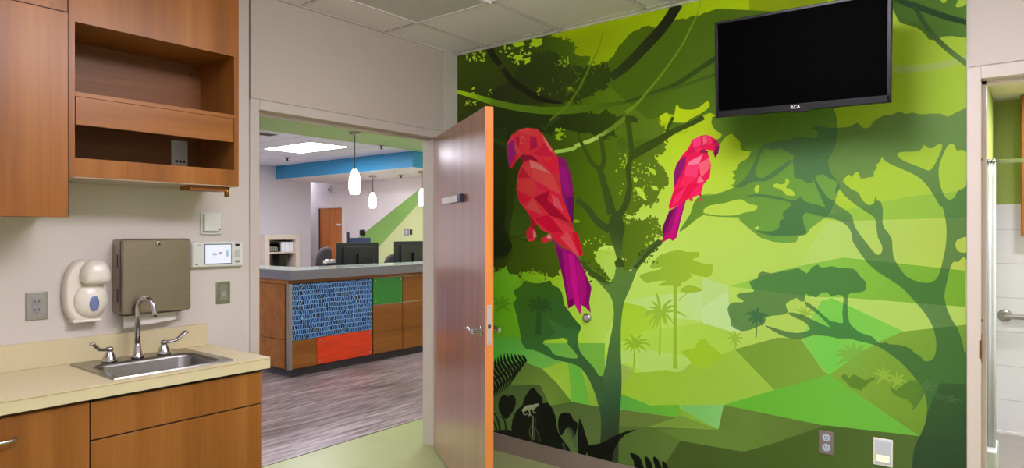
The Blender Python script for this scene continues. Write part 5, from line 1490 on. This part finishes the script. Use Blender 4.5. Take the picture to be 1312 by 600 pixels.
# third screen farther back, facing the doorway
p = on_plane(446, 305, 1, 5.2); q = on_plane(475, 305, 1, 5.2)
t = thing('screen_panel', 'dark blue screen showing above the nearer monitor', 'monitor', ((p[0] + q[0]) / 2, 5.2, 0), group='monitors behind the reception desk')
b = MB(); b.box(p[0], q[0], 5.2, 5.23, p[2] - 0.34, p[2], 0.006); b.build('shell', mat('navy_shell', (44, 50, 96), 0.4), t)
b = MB(); b.box(p[0] - 0.01, p[0] + 0.02, 5.19, 5.24, p[2] - 0.3, p[2] + 0.09, 0.004); b.build('arm', MONM, t)
cxm = (p[0] + q[0]) / 2
b = MB(); b.cyl((cxm, 5.235, 0.0), 0.03, p[2] - 0.2); b.lathe([(0.2, 0), (0.2, 0.015), (0.05, 0.03)], (cxm, 5.235, 0)); b.build('stand', MONM, t)

def chair(px0, px1, pyt, y, lab, rz):
    p = on_plane(px0, pyt, 1, y); q = on_plane(px1, pyt, 1, y)
    cx, w, top = (p[0] + q[0]) / 2, q[0] - p[0], p[2]
    M = Matrix.Translation((cx, y, 0)) @ Matrix.Rotation(rz, 4, 'Z')
    t = thing('office_chair', lab, 'chair', M=M, group='office chairs behind the reception desk')
    w *= 1.2
    b = MB(); b.sm = True
    hb = 0.50
    loops = []
    for k, (yy, s) in enumerate(((-0.035, 0.9), (-0.02, 0.98), (0.0, 1.0), (0.02, 0.96), (0.03, 0.86))):
        l = []
        for a in range(32):
            an = 2 * PI * a / 32
            ca, sa = math.cos(an), math.sin(an)
            px = w / 2 * s * math.copysign(abs(ca) ** 0.6, ca)
            pz = hb / 2 * s * math.copysign(abs(sa) ** 0.6, sa)
            l.append((px * (1 - 0.12 * max(0, pz) / hb * 2), 0.22 + yy - 0.25 * (px / w) ** 2 * 0.6, top - hb / 2 + pz))
        loops.append(l)
    b.loft(loops); b.build('backrest', CHAIRM, t, local=True)
    sh = top - hb - 0.12
    b = MB(); b.sm = True
    b.loft([[(pp[0], pp[1], z) for pp in rrect(-0.24 * s, 0.24 * s, -0.24 * s, 0.24 * s, 0.08 * s)] for z, s in ((sh - 0.04, 0.9), (sh - 0.02, 1.0), (sh + 0.03, 1.0), (sh + 0.045, 0.92))]); b.build('seat', CHAIRM, t, local=True)
    b = MB(); b.tube([(0, 0.05, sh - 0.05), (0, 0.2, sh - 0.05), (0, 0.255, sh + 0.02), (0, 0.255, sh + 0.3)], 0.025, 8); b.build('back_bar', DARKP, t, local=True)
    b = MB(); b.cyl((0, 0, 0.12), 0.028, sh - 0.16); b.build('column', DARKP, t, local=True)
    b = MB()
    for k in range(5):
        a = 2 * PI * k / 5
        b.tube([(0, 0, 0.12), (0.28 * math.cos(a), 0.28 * math.sin(a), 0.07)], [0.03, 0.018], 8)
    bs = b.build('base', DARKP, t, local=True)
    for k in range(5):
        a = 2 * PI * k / 5
        b = MB(); b.ellipsoid((0.28 * math.cos(a), 0.28 * math.sin(a), 0.03), (0.03, 0.03, 0.03), 10, 6); b.build('caster', DARKP, bs, local=True)
chair(385, 415, 317, 5.0, 'charcoal office chair beside the beige bookcase behind the desk', PI + 0.5)
chair(484, 506, 325.5, 4.95, 'charcoal office chair between the two nearer monitors', PI)
# keyboard tray clutter: white papers on the desk
p = on_plane(419, 333, 1, 4.30); q = on_plane(432, 333, 1, 4.30)
t = thing('desk_caddy', 'small white and dark desk caddy behind the counter beside the chair', 'caddy', ((p[0] + q[0]) / 2, 4.35, 0.75))
b = MB(); b.box(p[0], q[0], 4.32, 4.42, 0.751, p[2] - 0.05, 0.004); b.build('tray', DARKP, t)
b = MB()
for k in range(4):
    xx = p[0] + (q[0] - p[0]) * (0.05 + 0.24 * k)
    b.box(xx, xx + 0.026, 4.33, 4.40, p[2] - 0.05, p[2] - 0.012 + 0.014 * (k % 2), 0.003)
b.build('cards', PAPER, t)

# bookcase against the lilac wall
a0, a1, zt = 3.085, 3.80, 1.441
yb0, yb1 = 7.60, 7.995
t = thing('bookcase', 'beige bookcase with one shelf against the lilac grey wall', 'bookcase', ((a0 + a1) / 2, 7.8, 0))
BK = mat('beige_laminate', (206, 194, 178), 0.5)
b = MB(); b.box(a0, a0 + 0.09, yb0, yb1, 0, zt, 0.002); b.box(a1 - 0.09, a1, yb0, yb1, 0, zt, 0.002); b.box(a0 + 0.09, a1 - 0.09, yb0, yb1, zt - 0.09, zt, 0.002); b.box(a0 + 0.09, a1 - 0.09, yb1 - 0.01, yb1, 0, zt - 0.09); b.build('carcass', BK, t)
b = MB(); b.box(a0 + 0.09, a1 - 0.09, yb0 + 0.01, yb1 - 0.01, 1.10, 1.125); b.build('shelf', BK, t)
b = MB(); b.box(a0 + 0.09, a1 - 0.09, yb0 + 0.01, yb1 - 0.01, 0.55, 0.575); b.build('shelf', BK, t)
p = on_plane(344, 306, 1, 7.66); q = on_plane(359, 317, 1, 7.66)
t = thing('desk_sorter', 'dark file sorter on the bookcase shelf', 'file sorter', ((p[0] + q[0]) / 2, 7.7, 1.126))
b = MB(); b.box(p[0], q[0], 7.66, 7.90, 1.1255, 1.14); b.box(p[0], p[0] + 0.015, 7.66, 7.9, 1.1255, 1.29); b.box(q[0] - 0.015, q[0], 7.66, 7.9, 1.1255, 1.29); b.box(p[0], q[0], 7.66, 7.9, 1.28, 1.295); b.box(p[0], q[0], 7.89, 7.9, 1.1255, 1.29); b.build('case', MONM, t)
b = MB()
for k in range(5):
    xx = p[0] + 0.025 + k * 0.038
    b.box(xx, xx + 0.022, 7.68, 7.88, 1.1405, 1.21 + 0.015 * (k % 2))
b.build('files', mat('grey_green_files', (150, 156, 140), 0.7), t)
p = on_plane(362, 306, 1, 7.66); q = on_plane(378, 317, 1, 7.66)
for k in range(3):
    p, q = (3.445, 0), (3.705, 0)
    xa = p[0] + (q[0] - p[0]) * k / 3
    t = tag(MB().box(xa + 0.003, xa + (q[0] - p[0]) / 3 - 0.003, 7.66, 7.90, 1.1255, 1.305, 0.003).build('binder', mat('white_binder', (225, 225, 232), 0.6)),
            ('white binder on the bookcase shelf next to the dark sorter', 'white binder on the bookcase shelf between two other binders', 'white binder at the far end of the bookcase shelf')[k], 'binder', 'white binders on the bookcase shelf')
p = on_plane(357.5, 325, 1, 7.68)
t = thing('paper_bin', 'black upright bin under the bookcase shelf', 'bin', (p[0] + 0.08, 7.75, 0.576))
b = MB(); b.loft([[(pp[0], pp[1], z) for pp in rrect(p[0] + 0.085 - w, p[0] + 0.085 + w, 7.67, 7.9, 0.02)] for z, w in ((0.5755, 0.07), (1.06, 0.085))]); b.build('body', BLACK, t)
b = MB(); b.box(p[0] - 0.004, p[0] + 0.174, 7.665, 7.905, 1.052, 1.066, 0.003); b.build('rim', BLACK, t)

# pendants
def pendant(x, y, zc, zt, zb, lab, w):
    t = thing('pendant_lamp', lab, 'pendant lamp', (x, y, zc), group='glass pendant lamps in the lobby')
    b = MB(); b.lathe([(0.07, 0), (0.07, -0.022), (0.062, -0.03), (0.01, -0.032)], (x, y, zc), 'z', 24); b.build('canopy', STEEL, t)
    b = MB(); b.cyl((x, y, zt - 0.01), 0.005, zc - zt - 0.015, 'z', 8); b.build('cord', DARKP, t)
    b = MB(); b.lathe([(0.012, 0.035), (0.02, 0.03), (0.03, 0.0)], (x, y, zt - 0.015), 'z', 16); b.build('cap', STEEL, t)
    h = zt - zb
    b = MB(); b.lathe([(w * 0.36, 0), (w * 0.46, h * 0.15), (w * 0.5, h * 0.38), (w * 0.47, h * 0.6), (w * 0.36, h * 0.82), (w * 0.2, h * 0.97), (0.02, h)], (x, y, zb), 'z', 28); b.build('shade', PEND, t)
pendant(1.82, 3.46, 2.74, 2.279, 1.962, 'large frosted glass pendant hanging over the reception desk end', 0.147)
pendant(4.10, 5.86, 2.483, 2.19, 1.912, 'frosted glass pendant hanging below the blue bulkhead in front of the far wall', 0.135)
pendant(4.07, 4.58, 2.483, 2.209, 1.916, 'frosted glass pendant partly hidden by the door jamb', 0.135)

# lobby wall and ceiling details
t = thing('lobby_switch', 'grey wall switch on the pale lime lobby wall', 'switch', (4.79, 5.7, 1.37))
p = on_plane(518, 293, 0, 4.795); q = on_plane(524, 302, 0, 4.795)
b = MB(); b.box(4.788, 4.797, p[1], q[1], q[2], p[2], 0.002); b.build('plate', GREYP, t)
b = MB(); b.box(4.784, 4.789, (p[1] + q[1]) / 2 - 0.012, (p[1] + q[1]) / 2 + 0.012, (p[2] + q[2]) / 2 - 0.03, (p[2] + q[2]) / 2 + 0.03, 0.002); b.build('rocker', PALEP, t)
p = on_plane(525.5, 294, 0, 4.795); q = on_plane(528, 301, 0, 4.795)
b = MB(); b.box(4.78, 4.797, p[1], q[1], q[2], p[2], 0.003); b.mi = 1; b.box(4.778, 4.781, p[1] - 0.01, q[1] + 0.01, (p[2] + q[2]) / 2, p[2] - 0.01, 0.001)
tag(b.build('card_reader', [BLACK, DARKP]), 'small black card reader beside the grey lobby switch', 'card reader')
p = on_plane(463, 294.5, 0, 4.795); q = on_plane(468, 302, 0, 4.795)
t = thing('wall_phone', 'black wall phone on the green stripe of the lobby wall', 'phone', (4.79, p[1], p[2]))
b = MB(); b.box(4.755, 4.797, p[1], q[1], q[2], p[2], 0.01); b.build('body', BLACK, t)
b = MB(); b.box(4.735, 4.757, p[1] - 0.015, p[1] - 0.06, q[2] + 0.01, p[2] - 0.005, 0.008); b.build('handset', DARKP, t)
p = on_plane(420, 238.5, 0, 4.795); q = on_plane(425, 247, 0, 4.795)
t = thing('wall_speaker', 'small white device high on the far lobby wall', 'wall device', (4.79, p[1], p[2]))
b = MB(); b.box(4.77, 4.799, p[1], q[1], q[2], p[2], 0.006); b.build('case', PALEP, t)
b = MB(); b.box(4.767, 4.771, p[1] - 0.03, q[1] + 0.03, q[2] + 0.03, p[2] - 0.05, 0.002); b.build('grille', GREYP, t)
t = thing('ceiling_vent', 'dark slotted air vent in the lobby ceiling', 'vent', (1.2, 4.45, CZ))
b = MB(); b.box(0.96, 1.30, 4.30, 4.52, CZ - 0.012, CZ - 0.003, 0.002); b.build('frame', PALEP, t)
b = MB()
for k in range(5):
    b.box(0.98, 1.28, 4.32 + 0.04 * k, 4.345 + 0.04 * k, CZ - 0.016, CZ - 0.008)
b.build('slats', KICK, t)
for x, y, z, lab in ((2.87, 6.57, CZ, 'sprinkler head in the white lobby ceiling'), (2.84, 4.15, CZ, 'sprinkler head at the edge of the green ceiling band'), (4.3, 5.35, 2.483, 'sprinkler head under the dropped soffit')):
    t = thing('sprinkler_head', lab, 'sprinkler', (x, y, z), group='lobby ceiling sprinklers')
    b = MB(); b.lathe([(0.045, 0), (0.043, -0.008), (0.02, -0.012)], (x, y, z - 0.001), 'z', 20); b.build('escutcheon', GREYP, t)
    b = MB(); b.lathe([(0.014, -0.01), (0.012, -0.045), (0.03, -0.05), (0.03, -0.053)], (x, y, z), 'z', 14); b.build('deflector', DARKP, t)

# ---------------------------------------------------------------- luminaires
def troffer(x0, x1, y0, y1, z, m, lab, group=None, drop=0.004):
    t = thing('ceiling_light', lab, 'ceiling light', ((x0 + x1) / 2, (y0 + y1) / 2, z), group=group)
    b = MB()
    b.box(x0, x0 + 0.02, y0, y1, z - 0.008, z + 0.003); b.box(x1 - 0.02, x1, y0, y1, z - 0.008, z + 0.003)
    b.box(x0 + 0.02, x1 - 0.02, y0, y0 + 0.02, z - 0.008, z + 0.003); b.box(x0 + 0.02, x1 - 0.02, y1 - 0.02, y1, z - 0.008, z + 0.003)
    b.build('frame', WHITE if m is not LENS else TBAR, t)
    b = MB(); b.box(x0 + 0.02, x1 - 0.02, y0 + 0.02, y1 - 0.02, z - drop, z + 0.002); b.build('diffuser', m, t)
troffer(-1.886, -0.688, -0.896, -0.312, CZ - 0.002, LENS, 'unlit frosted ceiling light panel near the corner of the room')
troffer(1.95, 2.62, 4.60, 5.79, CZ - 0.004, LOBLAMP, 'bright rectangular ceiling light in the lobby in view through the doorway')
G2 = 'lit ceiling lights out of view in the lobby'
for (x, y) in ((-2.3, 0.95), (0.9, 1.0), (3.6, 2.2), (0.0, 6.2), (-2.0, 4.0)):  # unseen lamps added to light the lobby; the first shines on the jamb
    troffer(x - 0.3, x + 0.3, y - 0.6, y + 0.6, CZ - 0.004, ENTLAMP if y < 2.0 else LOBLAMP, 'bright ceiling light of the lobby outside the doorway view', G2)
G1 = 'lit ceiling lights out of view in the exam room'
for (x, y) in ((-1.895, -2.407), (-3.115, -1.203), (-4.05, -4.0), (-2.0, -4.2)):  # last two are unseen lamps added as dim fill
    ax, ay = (0.6, 0.3) if x > -3.2 and y > -3 else (0.3, 0.6)
    troffer(x - ax, x + ax, y - ay, y + ay, CZ - 0.003, LAMP if x == -1.895 else LAMP3 if x == -3.115 else FILL_LAMP, 'lit ceiling light of the exam room above the camera', G1, 0.11)  # diffusers made deep so their glowing sides brighten the ceiling
# bathroom lights, unseen and added to brighten it; corridor light
def downlight(x, y, z, s, lab):
    t = thing('downlight', lab, 'ceiling light', (x, y, z))
    b = MB(); b.lathe([(0.16, 0.0), (0.16, -0.01), (0.13, -0.012)], (x, y, z - 0.001), 'z', 28, True, False); b.build('ring', WHITE, t)
    b = MB(); b.lathe([(0.13, 0), (0.13, -0.004)], (x, y, z - 0.006), 'z', 28); b.build('lens', emis('downlight_lens', (244, 242, 255), s), t)
downlight(0.9, -3.5, 2.447, 190, 'round bathroom ceiling light inside the doorway')
downlight(2.1, -3.7, 2.447, 220, 'round shower ceiling light beyond the curtain')
downlight(4.5, 9.0, CZ, 40, 'round ceiling light in the corridor beyond the lobby')
downlight(4.3, 3.0, CZ, 40, 'round ceiling light over the far end of the reception desk')

w = bpy.data.worlds.new('world'); scene.world = w
w.use_nodes = True
w.node_tree.nodes['Background'].inputs[0].default_value = (0.5, 0.5, 0.5, 1)
w.node_tree.nodes['Background'].inputs[1].default_value = 0.0

scene.view_settings.view_transform = 'Standard'
scene.view_settings.look = 'None'
scene.view_settings.gamma = 1.0
scene.view_settings.use_curve_mapping = False
scene.view_settings.exposure = 0.0
scene.cycles.use_denoising = True
scene.cycles.max_bounces = 8
scene.cycles.diffuse_bounces = 5
scene.cycles.sample_clamp_indirect = 6.0
